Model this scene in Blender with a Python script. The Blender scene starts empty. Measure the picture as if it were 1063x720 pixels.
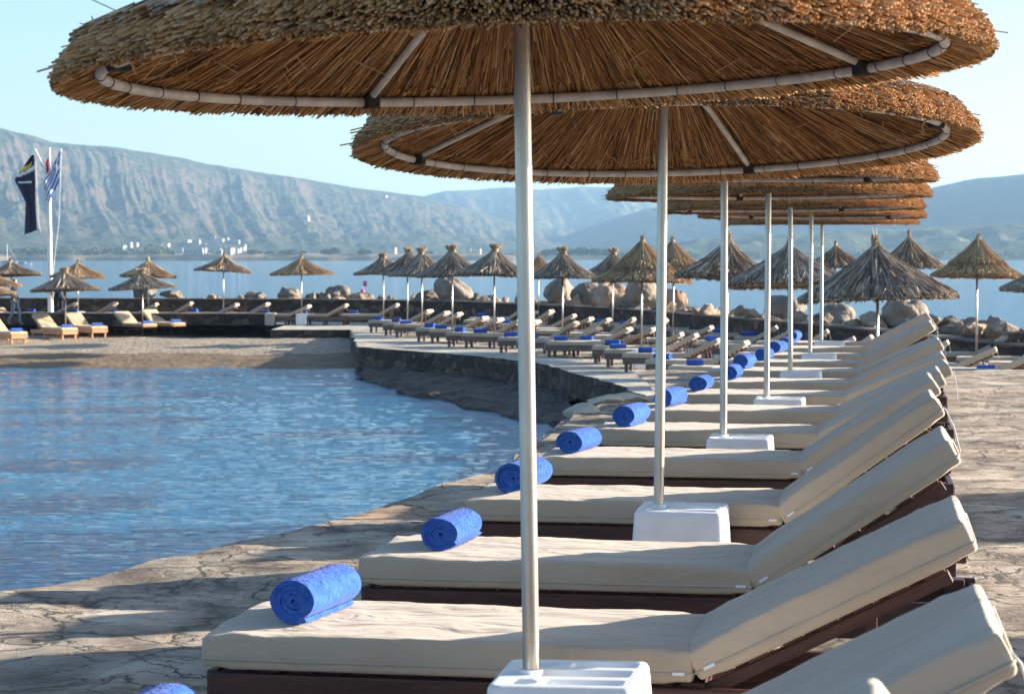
import bpy, bmesh, math, random
from mathutils import Vector, Matrix, noise
R = math.radians
C = bpy.context.scene.collection
scene = bpy.context.scene
random.seed(7)

# ------------------------------------------------------------------ camera
H = 1.5
F = 2200.0 / 1063.0 * 36.0
cam_d = bpy.data.cameras.new('camera'); cam = bpy.data.objects.new('camera', cam_d); C.objects.link(cam)
cam.location = (0, 0, H)
cam.rotation_euler = (R(90) - math.atan(94 / 2200.0), 0, 0)
cam_d.lens = F; cam_d.sensor_width = 36; cam_d.sensor_fit = 'HORIZONTAL'
cam_d.clip_start = 0.1; cam_d.clip_end = 60000
cam_d.dof.use_dof = True; cam_d.dof.focus_distance = 9.5; cam_d.dof.aperture_fstop = 10
scene.camera = cam

# ------------------------------------------------------------------ sky and sun
SUN_EL, SUN_AZ = 13.0, 75.0          # azimuth clockwise from +Y
world = bpy.data.worlds.new('World'); scene.world = world; world.use_nodes = True
wn = world.node_tree; wn.nodes.clear()
sky = wn.nodes.new('ShaderNodeTexSky'); sky.sky_type = 'NISHITA'; sky.sun_disc = False
sky.sun_elevation = R(SUN_EL); sky.sun_rotation = R(SUN_AZ)
sky.air_density = 1.0; sky.dust_density = 1.3; sky.ozone_density = 3.0; sky.altitude = 0
bg = wn.nodes.new('ShaderNodeBackground'); bg.inputs[1].default_value = 0.088
wo = wn.nodes.new('ShaderNodeOutputWorld')
wn.links.new(sky.outputs[0], bg.inputs[0]); wn.links.new(bg.outputs[0], wo.inputs[0])
sd = bpy.data.lights.new('sun', 'SUN'); sun = bpy.data.objects.new('sun', sd); C.objects.link(sun)
sd.energy = 5.0; sd.angle = R(0.5); sd.color = (1.0, 0.90, 0.77)
az, el = R(SUN_AZ), R(SUN_EL)
S = Vector((math.sin(az) * math.cos(el), math.cos(az) * math.cos(el), math.sin(el)))
sun.rotation_euler = S.to_track_quat('Z', 'Y').to_euler(); sun.location = S * 50
vs = scene.view_settings
vs.view_transform = 'Standard'; vs.look = 'None'; vs.gamma = 1; vs.use_curve_mapping = False
vs.exposure = 1.86

# ------------------------------------------------------------------ helpers
def gp(x, y, z=0.0):                  # photo pixel on the level z -> world point
    D = 2200.0 * (H - z) / (y - 266.0)
    return Vector(((x - 531.5) / 2200.0 * D, D, z))
def wx(x, D): return (x - 531.5) / 2200.0 * D
def wz(y, D): return H - (y - 266.0) / 2200.0 * D

def mat(name, col, rough=0.7, metal=0.0, var=0.0, vscale=5.0, bump=0.0, bscale=40.0, stretch=(1, 1, 1), spec=0.4, col2=None, coords='Object', sheen=0.0):
    m = bpy.data.materials.new(name); m.use_nodes = True
    nt = m.node_tree; b = nt.nodes['Principled BSDF']
    b.inputs['Base Color'].default_value = (*col, 1); b.inputs['Roughness'].default_value = rough
    b.inputs['Metallic'].default_value = metal; b.inputs['Specular IOR Level'].default_value = spec
    if sheen: b.inputs['Sheen Weight'].default_value = sheen
    tc = nt.nodes.new('ShaderNodeTexCoord'); mp = nt.nodes.new('ShaderNodeMapping')
    mp.inputs['Scale'].default_value = stretch
    nt.links.new(tc.outputs[coords], mp.inputs[0])
    if var > 0 or col2:
        n = nt.nodes.new('ShaderNodeTexNoise'); n.inputs['Scale'].default_value = vscale; n.inputs['Detail'].default_value = 6
        nt.links.new(mp.outputs[0], n.inputs['Vector'])
        mr = nt.nodes.new('ShaderNodeValToRGB')
        c2 = col2 if col2 else tuple(min(1, c * (1 + var)) for c in col)
        c1 = tuple(c * (1 - var) for c in col) if not col2 else col
        mr.color_ramp.elements[0].position = 0.35; mr.color_ramp.elements[0].color = (*c1, 1)
        mr.color_ramp.elements[1].position = 0.65; mr.color_ramp.elements[1].color = (*c2, 1)
        nt.links.new(n.outputs['Fac'], mr.inputs[0]); nt.links.new(mr.outputs[0], b.inputs['Base Color'])
    if bump > 0:
        n2 = nt.nodes.new('ShaderNodeTexNoise'); n2.inputs['Scale'].default_value = bscale; n2.inputs['Detail'].default_value = 5
        nt.links.new(mp.outputs[0], n2.inputs['Vector'])
        bp = nt.nodes.new('ShaderNodeBump'); bp.inputs['Strength'].default_value = 1.0; bp.inputs['Distance'].default_value = bump
        nt.links.new(n2.outputs['Fac'], bp.inputs['Height']); nt.links.new(bp.outputs[0], b.inputs['Normal'])
    return m

class MB:
    def __init__(s): s.v = []; s.f = []; s.m = []
    def add(s, vs_, fs, mi=0, M=None):
        o = len(s.v)
        for v in vs_:
            v = Vector(v); s.v.append(tuple(M @ v) if M is not None else tuple(v))
        for f in fs: s.f.append([i + o for i in f]); s.m.append(mi)
    def box(s, c, d, mi=0, M=None, ch=0.0):
        x, y, z = d[0] / 2, d[1] / 2, d[2] / 2
        T = Matrix.Translation(c)
        if M is not None: T = M @ T
        if ch <= 0:
            vv = [(a * x, b * y, e * z) for a in (-1, 1) for b in (-1, 1) for e in (-1, 1)]
            s.add(vv, [(0, 1, 3, 2), (4, 6, 7, 5), (0, 4, 5, 1), (2, 3, 7, 6), (0, 2, 6, 4), (1, 5, 7, 3)], mi, T); return
        bm = bmesh.new(); bmesh.ops.create_cube(bm, size=1)
        for v in bm.verts: v.co = Vector((v.co.x * d[0], v.co.y * d[1], v.co.z * d[2]))
        bmesh.ops.bevel(bm, geom=bm.edges[:], offset=ch, segments=2, affect='EDGES', profile=0.5)
        s.bm(bm, mi, T)
    def bm(s, bm, mi=0, T=None):
        bm.verts.index_update()
        s.add([v.co.copy() for v in bm.verts], [[v.index for v in f.verts] for f in bm.faces], mi, T); bm.free()
    def tube(s, pts, r, n=10, mi=0, closed=False, M=None, caps=True):
        pts = [Vector(p) for p in pts]; N = len(pts); rs = r if isinstance(r, (list, tuple)) else [r] * N
        vv = []; ff = []; up = None
        for i, p in enumerate(pts):
            if closed: t = pts[(i + 1) % N] - pts[i - 1]
            else: t = pts[min(i + 1, N - 1)] - pts[max(i - 1, 0)]
            t.normalize()
            if up is None: up = Vector((0, 0, 1)) if abs(t.z) < 0.9 else Vector((1, 0, 0))
            a = up.cross(t)
            if a.length < 1e-4: a = Vector((1, 0, 0)).cross(t)
            a.normalize(); b = t.cross(a); up = b
            for k in range(n):
                an = 2 * math.pi * k / n; vv.append(p + (a * math.cos(an) + b * math.sin(an)) * rs[i])
        for i in range(N if closed else N - 1):
            j = (i + 1) % N
            for k in range(n): ff.append((i * n + k, i * n + (k + 1) % n, j * n + (k + 1) % n, j * n + k))
        if not closed and caps: ff.append(list(range(n))[::-1]); ff.append([(N - 1) * n + k for k in range(n)])
        s.add(vv, ff, mi, M)
    def build(s, name, mats, parent=None, smooth=False, link=True):
        me = bpy.data.meshes.new(name); me.from_pydata(s.v, [], s.f)
        for m in (mats if isinstance(mats, (list, tuple)) else [mats]): me.materials.append(m)
        if max(s.m, default=0) > 0: me.polygons.foreach_set('material_index', s.m)
        if smooth is True: me.polygons.foreach_set('use_smooth', [True] * len(me.polygons))
        elif smooth:
            me.polygons.foreach_set('use_smooth', [True] * len(me.polygons)); me.set_sharp_from_angle(angle=R(smooth))
        me.update()
        o = bpy.data.objects.new(name, me); C.objects.link(o)
        if parent: o.parent = parent
        return o

def tag(o, label=None, cat=None, group=None, kind=None):
    if label: o['label'] = label
    if cat: o['category'] = cat
    if group: o['group'] = group
    if kind: o['kind'] = kind
    return o
def empty(name, loc=(0, 0, 0), rz=0):
    o = bpy.data.objects.new(name, None); C.objects.link(o); o.location = loc; o.rotation_euler = (0, 0, rz)
    o.empty_display_size = 0.2
    return o
def kids(o): return [c for c in C.objects if c.parent == o]
KID = {}
def copy_tree(o, parent=None):
    if o.name not in KID: KID[o.name] = kids(o)
    c = o.copy(); C.objects.link(c)
    if parent: c.parent = parent
    for ch in KID[o.name]: copy_tree(ch, c)
    return c
ORD = ['first', 'second', 'third', 'fourth', 'fifth', 'sixth', 'seventh', 'eighth', 'ninth', 'tenth', 'eleventh', 'twelfth',
       'thirteenth', 'fourteenth', 'fifteenth', 'sixteenth', 'seventeenth', 'eighteenth', 'nineteenth', 'twentieth',
       'twenty-first', 'twenty-second', 'twenty-third', 'twenty-fourth', 'twenty-fifth']
def fbm(p, o=5): return noise.fractal(Vector(p), 1.0, 2.0, o)
def interp(x, pts):
    if x <= pts[0][0]: return pts[0][1]
    for (a, b), (c, d) in zip(pts, pts[1:]):
        if x <= c: return b + (d - b) * (x - a) / (c - a)
    return pts[-1][1]

# ------------------------------------------------------------------ materials
M = {}
def pavement_mat():
    m = bpy.data.materials.new('stone_paving'); m.use_nodes = True; nt = m.node_tree; b = nt.nodes['Principled BSDF']
    L = nt.links.new
    tc = nt.nodes.new('ShaderNodeTexCoord')
    # warp
    nw = nt.nodes.new('ShaderNodeTexNoise'); nw.inputs['Scale'].default_value = 1.3; nw.inputs['Detail'].default_value = 8; nw.inputs['Roughness'].default_value = 0.6
    L(tc.outputs['Object'], nw.inputs['Vector'])
    add = nt.nodes.new('ShaderNodeVectorMath'); add.operation = 'MULTIPLY_ADD'; add.inputs[1].default_value = (0.9, 0.9, 0.9)
    L(nw.outputs['Color'], add.inputs[0]); L(tc.outputs['Object'], add.inputs[2])
    vo = nt.nodes.new('ShaderNodeTexVoronoi'); vo.feature = 'DISTANCE_TO_EDGE'; vo.inputs['Scale'].default_value = 1.25
    L(add.outputs[0], vo.inputs['Vector'])
    vc = nt.nodes.new('ShaderNodeTexVoronoi'); vc.feature = 'F1'; vc.inputs['Scale'].default_value = 1.25
    L(add.outputs[0], vc.inputs['Vector'])
    # cracks of varying width that fade out in places
    cr0 = nt.nodes.new('ShaderNodeMapRange'); cr0.inputs[1].default_value = 0.0; cr0.inputs[2].default_value = 0.035
    L(vo.outputs['Distance'], cr0.inputs[0])
    nm = nt.nodes.new('ShaderNodeTexNoise'); nm.inputs['Scale'].default_value = 1.1; nm.inputs['Detail'].default_value = 5; L(tc.outputs['Object'], nm.inputs['Vector'])
    mk = nt.nodes.new('ShaderNodeMapRange'); mk.inputs[1].default_value = 0.52; mk.inputs[2].default_value = 0.66; L(nm.outputs['Fac'], mk.inputs[0])
    cr1 = nt.nodes.new('ShaderNodeMath'); cr1.operation = 'MAXIMUM'; L(cr0.outputs[0], cr1.inputs[0]); L(mk.outputs[0], cr1.inputs[1])
    mp2 = nt.nodes.new('ShaderNodeMapping'); mp2.inputs['Scale'].default_value = (1.1, 3.0, 1); L(add.outputs[0], mp2.inputs[0])
    v2 = nt.nodes.new('ShaderNodeTexVoronoi'); v2.feature = 'DISTANCE_TO_EDGE'; v2.inputs['Scale'].default_value = 1.7; L(mp2.outputs[0], v2.inputs['Vector'])
    cr2 = nt.nodes.new('ShaderNodeMapRange'); cr2.inputs[2].default_value = 0.03; L(v2.outputs['Distance'], cr2.inputs[0])
    mk2 = nt.nodes.new('ShaderNodeMapRange'); mk2.inputs[1].default_value = 0.50; mk2.inputs[2].default_value = 0.38; L(nm.outputs['Fac'], mk2.inputs[0])
    cr3 = nt.nodes.new('ShaderNodeMath'); cr3.operation = 'MAXIMUM'; L(cr2.outputs[0], cr3.inputs[0]); L(mk2.outputs[0], cr3.inputs[1])
    cr = nt.nodes.new('ShaderNodeMath'); cr.operation = 'MINIMUM'; L(cr1.outputs[0], cr.inputs[0]); L(cr3.outputs[0], cr.inputs[1])
    n1 = nt.nodes.new('ShaderNodeTexNoise'); n1.inputs['Scale'].default_value = 2.2; n1.inputs['Detail'].default_value = 9; n1.inputs['Roughness'].default_value = 0.65
    L(tc.outputs['Object'], n1.inputs['Vector'])
    ramp = nt.nodes.new('ShaderNodeValToRGB')
    e = ramp.color_ramp.elements
    e[0].position = 0.30; e[0].color = (0.15, 0.11, 0.08, 1); e[1].position = 0.70; e[1].color = (0.66, 0.56, 0.44, 1)
    k = e.new(0.42); k.color = (0.30, 0.235, 0.175, 1); k = e.new(0.55); k.color = (0.50, 0.41, 0.315, 1)
    L(n1.outputs['Fac'], ramp.inputs[0])
    # rusty stains
    n3 = nt.nodes.new('ShaderNodeTexNoise'); n3.inputs['Scale'].default_value = 0.55; n3.inputs['Detail'].default_value = 8
    L(tc.outputs['Object'], n3.inputs['Vector'])
    st = nt.nodes.new('ShaderNodeMapRange'); st.inputs[1].default_value = 0.56; st.inputs[2].default_value = 0.68; st.inputs[4].default_value = 0.7
    L(n3.outputs['Fac'], st.inputs[0])
    mx = nt.nodes.new('ShaderNodeMixRGB'); mx.inputs[2].default_value = (0.50, 0.30, 0.17, 1)
    L(st.outputs[0], mx.inputs[0]); L(ramp.outputs[0], mx.inputs[1])
    # per stone tone
    sep = nt.nodes.new('ShaderNodeSeparateColor'); L(vc.outputs['Color'], sep.inputs[0])
    tn = nt.nodes.new('ShaderNodeMapRange'); tn.inputs[3].default_value = 0.78; tn.inputs[4].default_value = 1.15
    L(sep.outputs[0], tn.inputs[0])
    mul = nt.nodes.new('ShaderNodeMixRGB'); mul.blend_type = 'MULTIPLY'; mul.inputs[0].default_value = 1
    L(mx.outputs[0], mul.inputs[1]); L(tn.outputs[0], mul.inputs[2])
    mc = nt.nodes.new('ShaderNodeMixRGB'); mc.inputs[1].default_value = (0.10, 0.08, 0.06, 1)
    # cracks partly filled
    L(cr.outputs[0], mc.inputs[0]); L(mul.outputs[0], mc.inputs[2])
    L(mc.outputs[0], b.inputs['Base Color']); b.inputs['Roughness'].default_value = 0.75; b.inputs['Specular IOR Level'].default_value = 0.3
    # flaked slate layers: contour steps of a rough noise
    nl = nt.nodes.new('ShaderNodeTexNoise'); nl.inputs['Scale'].default_value = 0.9; nl.inputs['Detail'].default_value = 10; nl.inputs['Roughness'].default_value = 0.58
    mpl = nt.nodes.new('ShaderNodeMapping'); mpl.inputs['Scale'].default_value = (0.8, 1.3, 1); L(tc.outputs['Object'], mpl.inputs[0]); L(mpl.outputs[0], nl.inputs['Vector'])
    m10 = nt.nodes.new('ShaderNodeMath'); m10.operation = 'MULTIPLY'; m10.inputs[1].default_value = 13; L(nl.outputs['Fac'], m10.inputs[0])
    fl = nt.nodes.new('ShaderNodeMath'); fl.operation = 'FLOOR'; L(m10.outputs[0], fl.inputs[0])
    wn_ = nt.nodes.new('ShaderNodeTexWhiteNoise'); wn_.noise_dimensions = '1D'; L(fl.outputs[0], wn_.inputs['W'])
    wr = nt.nodes.new('ShaderNodeMapRange'); wr.inputs[3].default_value = 0.80; wr.inputs[4].default_value = 1.22; L(wn_.outputs['Value'], wr.inputs[0])
    lm = nt.nodes.new('ShaderNodeMixRGB'); lm.blend_type = 'MULTIPLY'; lm.inputs[0].default_value = 1; L(mc.outputs[0], lm.inputs[1]); L(wr.outputs[0], lm.inputs[2])
    L(lm.outputs[0], b.inputs['Base Color'])
    bl = nt.nodes.new('ShaderNodeBump'); bl.inputs['Distance'].default_value = 0.02; L(fl.outputs[0], bl.inputs['Height'])
    # relief
    nb = nt.nodes.new('ShaderNodeTexNoise'); nb.inputs['Scale'].default_value = 7; nb.inputs['Detail'].default_value = 10; nb.inputs['Roughness'].default_value = 0.7
    L(add.outputs[0], nb.inputs['Vector'])
    md = nt.nodes.new('ShaderNodeMath'); md.operation = 'MULTIPLY_ADD'; md.inputs[1].default_value = 0.35
    L(cr.outputs[0], md.inputs[0]); L(nb.outputs['Fac'], md.inputs[2])
    bp = nt.nodes.new('ShaderNodeBump'); bp.inputs['Distance'].default_value = 0.075; bp.inputs['Strength'].default_value = 0.9
    L(md.outputs[0], bp.inputs['Height']); L(bl.outputs[0], bp.inputs['Normal']); L(bp.outputs[0], b.inputs['Normal'])
    return m
M['pave'] = pavement_mat()

def wall_mat():
    m = bpy.data.materials.new('rubble_stone'); m.use_nodes = True; nt = m.node_tree; b = nt.nodes['Principled BSDF']; L = nt.links.new
    tc = nt.nodes.new('ShaderNodeTexCoord')
    mp = nt.nodes.new('ShaderNodeMapping'); mp.inputs['Scale'].default_value = (1, 1, 1.7); L(tc.outputs['Object'], mp.inputs[0])
    v = nt.nodes.new('ShaderNodeTexVoronoi'); v.feature = 'F1'; v.inputs['Scale'].default_value = 2.8; L(mp.outputs[0], v.inputs['Vector'])
    ve = nt.nodes.new('ShaderNodeTexVoronoi'); ve.feature = 'DISTANCE_TO_EDGE'; ve.inputs['Scale'].default_value = 2.8; L(mp.outputs[0], ve.inputs['Vector'])
    sep = nt.nodes.new('ShaderNodeSeparateColor'); L(v.outputs['Color'], sep.inputs[0])
    r = nt.nodes.new('ShaderNodeValToRGB'); e = r.color_ramp.elements
    e[0].color = (0.035, 0.02, 0.014, 1); e[1].color = (0.17, 0.105, 0.065, 1); k = e.new(0.6); k.color = (0.065, 0.04, 0.027, 1)
    L(sep.outputs[0], r.inputs[0])
    mr = nt.nodes.new('ShaderNodeMapRange'); mr.inputs[2].default_value = 0.06; L(ve.outputs['Distance'], mr.inputs[0])
    mx = nt.nodes.new('ShaderNodeMixRGB'); mx.inputs[1].default_value = (0.05, 0.04, 0.035, 1); L(mr.outputs[0], mx.inputs[0]); L(r.outputs[0], mx.inputs[2])
    L(mx.outputs[0], b.inputs['Base Color']); b.inputs['Roughness'].default_value = 0.9
    bp = nt.nodes.new('ShaderNodeBump'); bp.inputs['Distance'].default_value = 0.05; L(mr.outputs[0], bp.inputs['Height']); L(bp.outputs[0], b.inputs['Normal'])
    return m
M['wall'] = wall_mat()

def water_mat():
    m = bpy.data.materials.new('sea_water'); m.use_nodes = True; nt = m.node_tree; b = nt.nodes['Principled BSDF']; L = nt.links.new
    b.inputs['Base Color'].default_value = (0.012, 0.13, 0.23, 1); b.inputs['Roughness'].default_value = 0.06
    b.inputs['IOR'].default_value = 1.34
    tc = nt.nodes.new('ShaderNodeTexCoord'); mp = nt.nodes.new('ShaderNodeMapping'); mp.inputs['Scale'].default_value = (0.55, 1.0, 1)
    mp.inputs['Rotation'].default_value = (0, 0, R(6))
    L(tc.outputs['Object'], mp.inputs[0])
    n = nt.nodes.new('ShaderNodeTexNoise'); n.inputs['Scale'].default_value = 5.5; n.inputs['Detail'].default_value = 5; n.inputs['Roughness'].default_value = 0.6; n.inputs['Distortion'].default_value = 0.3
    L(mp.outputs[0], n.inputs['Vector'])
    n2 = nt.nodes.new('ShaderNodeTexNoise'); n2.inputs['Scale'].default_value = 0.9; n2.inputs['Detail'].default_value = 3
    L(mp.outputs[0], n2.inputs['Vector'])
    a = nt.nodes.new('ShaderNodeMath'); a.operation = 'MULTIPLY_ADD'; a.inputs[1].default_value = 2.0
    L(n2.outputs['Fac'], a.inputs[0]); L(n.outputs['Fac'], a.inputs[2])
    bp = nt.nodes.new('ShaderNodeBump'); bp.inputs['Distance'].default_value = 0.06; bp.inputs['Strength'].default_value = 1.0
    L(a.outputs[0], bp.inputs['Height']); L(bp.outputs[0], b.inputs['Normal'])
    # broad patches of different blue
    n3 = nt.nodes.new('ShaderNodeTexNoise'); n3.inputs['Scale'].default_value = 0.12; n3.inputs['Detail'].default_value = 3; L(mp.outputs[0], n3.inputs['Vector'])
    r = nt.nodes.new('ShaderNodeValToRGB'); e = r.color_ramp.elements; e[0].position = 0.35; e[0].color = (0.003, 0.105, 0.215, 1); e[1].position = 0.65; e[1].color = (0.005, 0.13, 0.25, 1)
    L(n3.outputs['Fac'], r.inputs[0]); L(r.outputs[0], b.inputs['Base Color'])
    return m
M['water'] = water_mat()

def hill_mat(name, dark, mid, rock, ns=0.02, rockpos=0.60):
    m = bpy.data.materials.new(name); m.use_nodes = True; nt = m.node_tree; b = nt.nodes['Principled BSDF']; L = nt.links.new
    tc = nt.nodes.new('ShaderNodeTexCoord')
    n = nt.nodes.new('ShaderNodeTexNoise'); n.inputs['Scale'].default_value = ns; n.inputs['Detail'].default_value = 12; n.inputs['Roughness'].default_value = 0.75
    L(tc.outputs['Object'], n.inputs['Vector'])
    r = nt.nodes.new('ShaderNodeValToRGB'); e = r.color_ramp.elements
    e[0].position = 0.38; e[0].color = (*dark, 1); e[1].position = 0.53; e[1].color = (*mid, 1); L(n.outputs['Fac'], r.inputs[0])
    n2 = nt.nodes.new('ShaderNodeTexNoise'); n2.inputs['Scale'].default_value = ns * 0.5; n2.inputs['Detail'].default_value = 12; n2.inputs['Roughness'].default_value = 0.7
    L(tc.outputs['Object'], n2.inputs['Vector'])
    geo = nt.nodes.new('ShaderNodeNewGeometry'); sp = nt.nodes.new('ShaderNodeSeparateXYZ'); L(geo.outputs['True Normal'], sp.inputs[0])
    sl = nt.nodes.new('ShaderNodeMapRange'); sl.inputs[1].default_value = 0.97; sl.inputs[2].default_value = 0.80; sl.inputs[3].default_value = 0; sl.inputs[4].default_value = 0.16
    L(sp.outputs['Z'], sl.inputs[0])
    ad = nt.nodes.new('ShaderNodeMath'); L(sl.outputs[0], ad.inputs[0]); L(n2.outputs['Fac'], ad.inputs[1])
    mr = nt.nodes.new('ShaderNodeMapRange'); mr.inputs[1].default_value = rockpos - 0.06; mr.inputs[2].default_value = rockpos + 0.08; L(ad.outputs[0], mr.inputs[0])
    mx = nt.nodes.new('ShaderNodeMixRGB'); mx.inputs[2].default_value = (*rock, 1); L(mr.outputs[0], mx.inputs[0]); L(r.outputs[0], mx.inputs[1])
    L(mx.outputs[0], b.inputs['Base Color']); b.inputs['Roughness'].default_value = 1.0; b.inputs['Specular IOR Level'].default_value = 0.05
    bp = nt.nodes.new('ShaderNodeBump'); bp.inputs['Distance'].default_value = 9.0; L(n.outputs['Fac'], bp.inputs['Height']); L(bp.outputs[0], b.inputs['Normal'])
    return m

M['sand'] = mat('beach_gravel', (0.36, 0.29, 0.215), 0.95, var=0.3, vscale=6, bump=0.05, bscale=9, spec=0.1)
M['wetsand'] = mat('wet_sand', (0.19, 0.125, 0.068), 0.8, var=0.25, vscale=1.5, bump=0.05, bscale=5, spec=0.3)
M['rock'] = mat('boulder_rock', (0.20, 0.15, 0.11), 0.9, vscale=1.6, bump=0.08, bscale=6, col2=(0.36, 0.28, 0.205), spec=0.2)
M['rock_grey'] = mat('grey_boulder_rock', (0.16, 0.135, 0.11), 0.9, vscale=1.2, bump=0.08, bscale=5, col2=(0.28, 0.24, 0.195), spec=0.2)
M['rock_rust'] = mat('rusty_rock', (0.30, 0.18, 0.11), 0.9, vscale=2, bump=0.05, bscale=6, col2=(0.50, 0.36, 0.26), spec=0.2)
M['rock_dark'] = mat('dark_rock', (0.09, 0.075, 0.06), 0.9, vscale=2, bump=0.05, bscale=6, col2=(0.2, 0.165, 0.13), spec=0.2)
M['pier'] = mat('pale_stone', (0.55, 0.46, 0.33), 0.85, var=0.2, vscale=3, bump=0.02, bscale=12)
M['steel'] = mat('galvanised_steel', (0.50, 0.465, 0.42), 0.36, metal=1.0, vscale=9, var=0.16, bump=0.0006, bscale=60, stretch=(1, 1, 0.25))
M['tubewhite'] = mat('weathered_tube', (0.62, 0.58, 0.53), 0.5, var=0.16, vscale=14)
M['tie'] = mat('dark_tie', (0.035, 0.03, 0.028), 0.8)
M['white'] = mat('white_plastic', (0.76, 0.76, 0.76), 0.42, var=0.06, vscale=9, spec=0.5)
M['wood'] = mat('dark_red_wood', (0.045, 0.017, 0.013), 0.5, vscale=3, col2=(0.085, 0.033, 0.022), stretch=(1.5, 18, 18), bump=0.0012, bscale=12, spec=0.4)
M['woodo'] = mat('orange_wood', (0.40, 0.19, 0.08), 0.5, vscale=3, col2=(0.52, 0.27, 0.13), stretch=(1.5, 18, 18))
M['woodg'] = mat('weathered_brown_wood', (0.11, 0.06, 0.045), 0.7, vscale=3, col2=(0.20, 0.125, 0.09), stretch=(1.5, 18, 18))
M['string'] = mat('white_cord', (0.75, 0.72, 0.68), 0.8)
M['navy'] = mat('navy_cloth', (0.018, 0.018, 0.05), 0.8)
M['flagblue'] = mat('blue_cloth', (0.02, 0.10, 0.42), 0.8)
M['flagwhite'] = mat('white_cloth', (0.75, 0.76, 0.78), 0.8)
M['flagyellow'] = mat('yellow_cloth', (0.80, 0.60, 0.04), 0.8)
M['flagred'] = mat('red_cloth', (0.55, 0.02, 0.03), 0.8)
M['polewhite'] = mat('white_painted_pole', (0.78, 0.77, 0.75), 0.4)
M['leaf'] = mat('shore_leaves', (0.035, 0.06, 0.022), 0.9, col2=(0.08, 0.11, 0.04), vscale=0.5)
M['trunk'] = mat('bark', (0.10, 0.07, 0.05), 0.9)
M['plaster'] = mat('white_plaster', (0.30, 0.285, 0.265), 0.9)
M['plasterp'] = mat('pink_plaster', (0.45, 0.30, 0.25), 0.9)
M['glassdark'] = mat('dark_window', (0.05, 0.06, 0.07), 0.3)
M['skin'] = mat('skin', (0.42, 0.24, 0.16), 0.6)
M['clothdark'] = mat('dark_clothes', (0.02, 0.02, 0.028), 0.9)
M['clothjean'] = mat('pale_jeans', (0.20, 0.26, 0.33), 0.9)
M['hair'] = mat('dark_hair', (0.02, 0.014, 0.01), 0.7)
M['pink'] = mat('pink_marker', (0.80, 0.06, 0.22), 0.6)

def fabric_mat(name, c1, c2, wr=0.006):
    m = mat(name, c1, 0.85, vscale=1.7, col2=c2, spec=0.25, sheen=0.15)
    nt = m.node_tree; b = nt.nodes['Principled BSDF']; L = nt.links.new
    tc = nt.nodes.new('ShaderNodeTexCoord'); mp = nt.nodes.new('ShaderNodeMapping'); mp.inputs['Scale'].default_value = (1.0, 2.6, 2.0); mp.inputs['Rotation'].default_value = (0, 0, R(35))
    L(tc.outputs['Object'], mp.inputs[0])
    oi = nt.nodes.new('ShaderNodeObjectInfo')
    ad = nt.nodes.new('ShaderNodeVectorMath'); ad.operation = 'ADD'
    ml = nt.nodes.new('ShaderNodeMath'); ml.operation = 'MULTIPLY'; ml.inputs[1].default_value = 37.0
    L(oi.outputs['Random'], ml.inputs[0]); L(mp.outputs[0], ad.inputs[0]); L(ml.outputs[0], ad.inputs[1])
    n = nt.nodes.new('ShaderNodeTexNoise'); n.inputs['Scale'].default_value = 3.0; n.inputs['Detail'].default_value = 3; n.inputs['Distortion'].default_value = 1.2
    L(ad.outputs[0], n.inputs['Vector'])
    n2 = nt.nodes.new('ShaderNodeTexNoise'); n2.inputs['Scale'].default_value = 500; L(tc.outputs['Object'], n2.inputs['Vector'])
    b1 = nt.nodes.new('ShaderNodeBump'); b1.inputs['Distance'].default_value = wr * 3.2; L(n.outputs['Fac'], b1.inputs['Height'])
    b2 = nt.nodes.new('ShaderNodeBump'); b2.inputs['Distance'].default_value = 0.0006; L(n2.outputs['Fac'], b2.inputs['Height']); L(b1.outputs[0], b2.inputs['Normal'])
    L(b2.outputs[0], b.inputs['Normal'])
    return m
M['fabric'] = fabric_mat('cream_canvas', (0.42, 0.325, 0.232), (0.49, 0.388, 0.285))
M['fabrict'] = fabric_mat('tan_canvas', (0.48, 0.33, 0.19), (0.56, 0.40, 0.25))
M['piping'] = mat('pale_piping', (0.44, 0.37, 0.29), 0.7)

def towel_mat():
    m = mat('blue_terry', (0.024, 0.085, 0.36), 0.95, vscale=40, col2=(0.045, 0.13, 0.46), spec=0.1, sheen=0.1, bump=0.006, bscale=55)
    return m
M['towel'] = towel_mat()
# straw tones
M['straw1'] = mat('straw_golden', (0.50, 0.265, 0.10), 0.75, spec=0.25)
M['straw2'] = mat('straw_brown', (0.29, 0.135, 0.048), 0.8, spec=0.2)
M['straw3'] = mat('straw_pale', (0.60, 0.40, 0.215), 0.7, spec=0.3)
M['straw4'] = mat('straw_dark', (0.10, 0.048, 0.022), 0.85, spec=0.1)
M['strawbase'] = mat('straw_mat', (0.085, 0.038, 0.017), 0.9, spec=0.1, var=0.4, vscale=30)
M['straw_grey'] = mat('straw_weathered', (0.40, 0.33, 0.27), 0.8, spec=0.2)
M['twig1'] = mat('twig_grey', (0.30, 0.235, 0.18), 0.85, spec=0.15)
M['twig2'] = mat('twig_dark', (0.15, 0.105, 0.075), 0.9, spec=0.1)
M['twig3'] = mat('twig_pale', (0.60, 0.48, 0.35), 0.8, spec=0.2)
M['twigbase'] = mat('twig_mat', (0.13, 0.092, 0.065), 0.95, spec=0.1, var=0.4, vscale=14)
M['reed1'] = mat('reed_tan', (0.44, 0.29, 0.15), 0.85, spec=0.15)
M['reed2'] = mat('reed_brown', (0.27, 0.16, 0.085), 0.9, spec=0.1)
M['reed3'] = mat('reed_pale', (0.62, 0.46, 0.28), 0.8, spec=0.2)
M['reedbase'] = mat('reed_mat', (0.22, 0.14, 0.08), 0.95, spec=0.1, var=0.4, vscale=14)

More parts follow.
